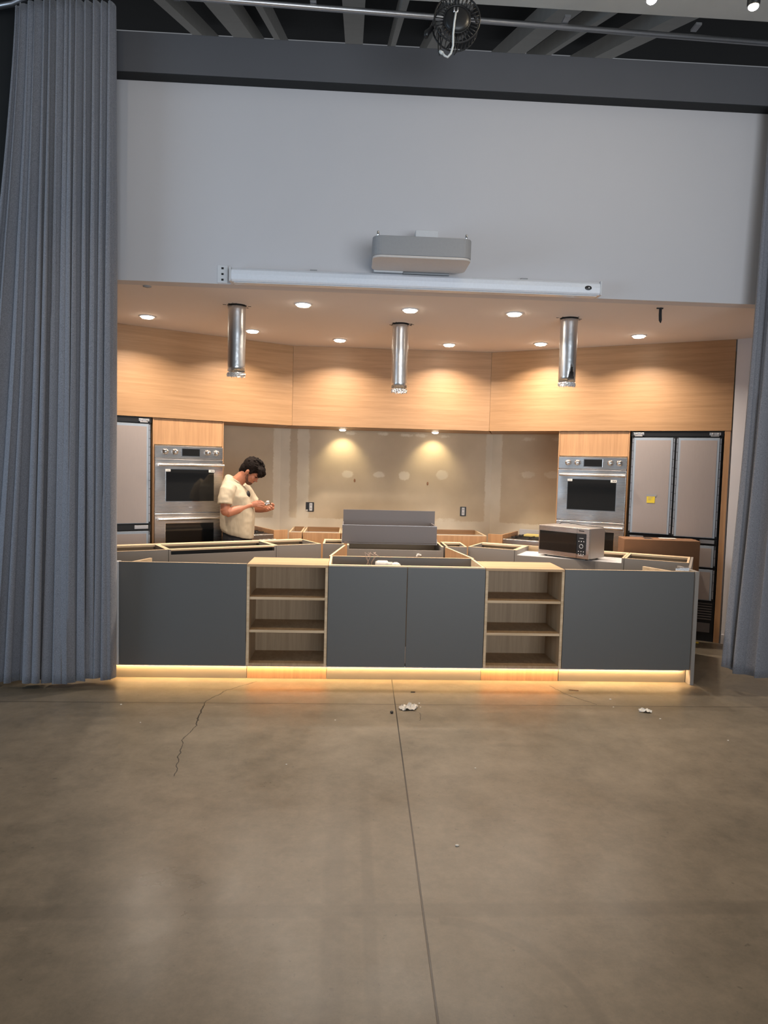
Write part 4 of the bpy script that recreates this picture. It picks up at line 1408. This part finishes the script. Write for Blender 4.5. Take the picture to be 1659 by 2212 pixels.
# trousers
tr = MB()
tr.loft([((0, 0, .76), .135, .175), ((0, 0, .84), .142, .180), ((0, 0, .93), .140, .172)], 28, 2.3)
for s_ in (-1, 1):
    tr.tube([(0, s_ * .085, .86), (.01, s_ * .092, .66), (.0, s_ * .096, .46), (-.01, s_ * .10, .28), (-.01, s_ * .10, .085)], [.105, .094, .078, .072, .068], 18)
remesh(tr.build('trousers', M['trousers'], man), .009, 4)
for s_ in (-1, 1):
    mb = MB(); mb.ellip((.045, s_ * .10, .045), (.140, .052, .045), 18, 10); mb.box(-.08, .17, s_ * .10 - .045, s_ * .10 + .045, 0, .02)
    remesh(mb.build('shoe', M['shoe'], man), .007, 3)
# hair
hr = MB()
hr.ellip(hp(-.026, 0, .045), (.106, .090, .092), 30, 20, HR)
hr.ellip(hp(-.060, 0, -.012), (.064, .078, .066), 24, 16, HR)
hr.ellip(hp(-.075, 0, -.052), (.038, .060, .040), 18, 12, HR)
hr.ellip(hp(.052, 0, .078), (.052, .074, .042), 24, 14, HR)
for i in range(26):
    a = (i / 25 - .5) * 2
    rr = random.uniform(-1, 1)
    p0 = hp(.055, a * .068, .095); p1 = hp(.098 + rr * .008, a * .066 + rr * .006, .062 + rr * .01); p2 = hp(.108 + rr * .006, a * .060 + rr * .008, .028 + rr * .014)
    hr.tube([p0, p1, p2], [.016, .012, .004], 6)
for i in range(40):
    th = random.uniform(0, 2 * PI); ph = random.uniform(.0, 1.2)
    d = Vector((math.sin(ph) * math.cos(th), math.sin(ph) * math.sin(th), math.cos(ph)))
    p0 = Vector((-.026 + d.x * .10, d.y * .085, .045 + d.z * .088)); p1 = p0 + d * .012 + Vector((.03, 0, 0))
    hr.tube([hp(*p0), hp(*((p0 + p1) / 2 + d * .008)), hp(*p1)], [.012, .010, .003], 6)
for s_ in (-1, 1):
    hr.ellip(hp(.020, s_ * .076, .022), (.022, .008, .036), 12, 8, HR)
remesh(hr.build('hair', M['hair'], man), .0045, 2, .4)
bd = MB()
bd.ellip(hp(.048, 0, -.088), (.042, .0445, .036), 20, 14, HR)
for s_ in (-1, 1): bd.tube([hp(.012, s_ * .069, -.03), hp(.025, s_ * .062, -.062), hp(.05, s_ * .038, -.092)], [.010, .015, .014], 10)
bd.ellip(hp(.088, 0, -.049), (.008, .026, .005), 12, 8, HR)
remesh(bd.build('beard', M['beard'], man), .0045, 3)
for s_ in (-1, 1):
    MB().ellip(hp(.083, s_ * .030, .002), (.006, .014, .005), 12, 8, HR).build('eye', M['hair'], man)
# held fitting
t = thing('metal_fitting', 'small silvery metal fitting held in the man\'s hands', 'tool', (PX + .292, PY - .012, 1.212), R(20))
mb = MB(); mb.tube([(-.035, 0, .0), (.035, 0, .006)], .016, 14); mb.lathe([(.007, -.038), (.013, -.038), (.013, -.028), (.007, -.028)], 14, (0, 0, 0), 'x')
mb.build('sleeve', M['chrome'], t)
mb = MB(); mb.tube([(-.008, .0, .012), (.0, -.01, .028), (.018, -.012, .03)], [.010, .011, .008], 10)
mb.build('lever', M['whiteplastic'], t)

# ================================================================ FLOOR LITTER
def crumple(name, label, loc, sx, sy, h, mat, seed, cat):
    vs = []; fs = []; n = 14
    for j in range(n + 1):
        for i in range(n + 1):
            u, v = i / n * 2 - 1, j / n * 2 - 1
            q = noise.noise(Vector((u * 2, v * 2, seed))); q2 = noise.noise(Vector((u * 5, v * 5, seed + 3)))
            edge = 1 - .35 * noise.noise(Vector((u * 1.3 + 9, v * 1.3, seed)))
            vs.append((u * sx * edge * (1 - .25 * v * v), v * sy * edge * (1 - .3 * u * u), max(.001, h * (.45 + .9 * q + .5 * q2) * (1 - .4 * (u * u + v * v) / 2))))
    for j in range(n):
        for i in range(n):
            a = j * (n + 1) + i; fs.append((a, a + 1, a + n + 2, a + n + 1))
    o = MB().quadmesh(vs, fs).build(name, mat); o.location = loc
    md = o.modifiers.new('thickness', 'SOLIDIFY'); md.thickness = .0008
    return tag(o, label, cat)


crumple('crumpled_wrapper', 'crumpled clear wrapper on the floor beside the saw cut', (.437, -.575, .001), .062, .048, .03, M['clear'], 4, 'litter').rotation_euler = (0, 0, .4)
crumple('torn_paper_scrap', 'torn paper scrap on the floor in front of the right panel', (2.05, -.60, .001), .045, .03, .022, M['paper'], 8, 'litter')
crumple('offcut', 'yellow offcut on the floor behind the right end of the island', (3.35, 1.30, .001), .05, .03, .012, M['yellow'], 2, 'litter')
o = MB().ellip((0, 0, .008), (.011, .016, .008), 12, 8).build('dark_pebble', M['shoe'], loc=(.318, -.665, 0))
tag(o, 'dark round speck on the floor left of the crumpled wrapper', 'litter')
o = bx(-.018, .014, -.004, .004, 0, .004).build('wood_splinter', M['shoe'], None, .001, (.50, -.235, 0)); tag(o, 'dark splinter on the lit floor near the saw cut', 'litter')
o = bx(-.035, .035, -.004, .004, 0, .004).build('wood_splinter', M['cardtape'], None, .001, (1.70, -.16, 0)); o.rotation_euler = (0, 0, -.2)
tag(o, 'thin dark sliver on the lit floor by the right crack', 'litter')
for x, y, r_ in ((.52, -.47, .006), (.52, -.55, .006), (-1.47, -.54, .007), (1.86, -.52, .006), (1.90, -.36, .009), (2.09, -.74, .007), (-.05, -.80, .005), (-.30, -1.46, .005), (.72, -1.50, .005), (.50, -2.27, .009), (-1.25, -.86, .005), (2.35, -1.10, .006)):
    o = MB().ellip((0, 0, r_ * .3), (r_, r_ * .8, r_ * .35), 8, 6).build('plaster_crumb', M['paper'], loc=(x, y, 0))
    tag(o, 'tiny white plaster crumb lying on the concrete floor', 'litter', 'plaster crumbs on the floor')
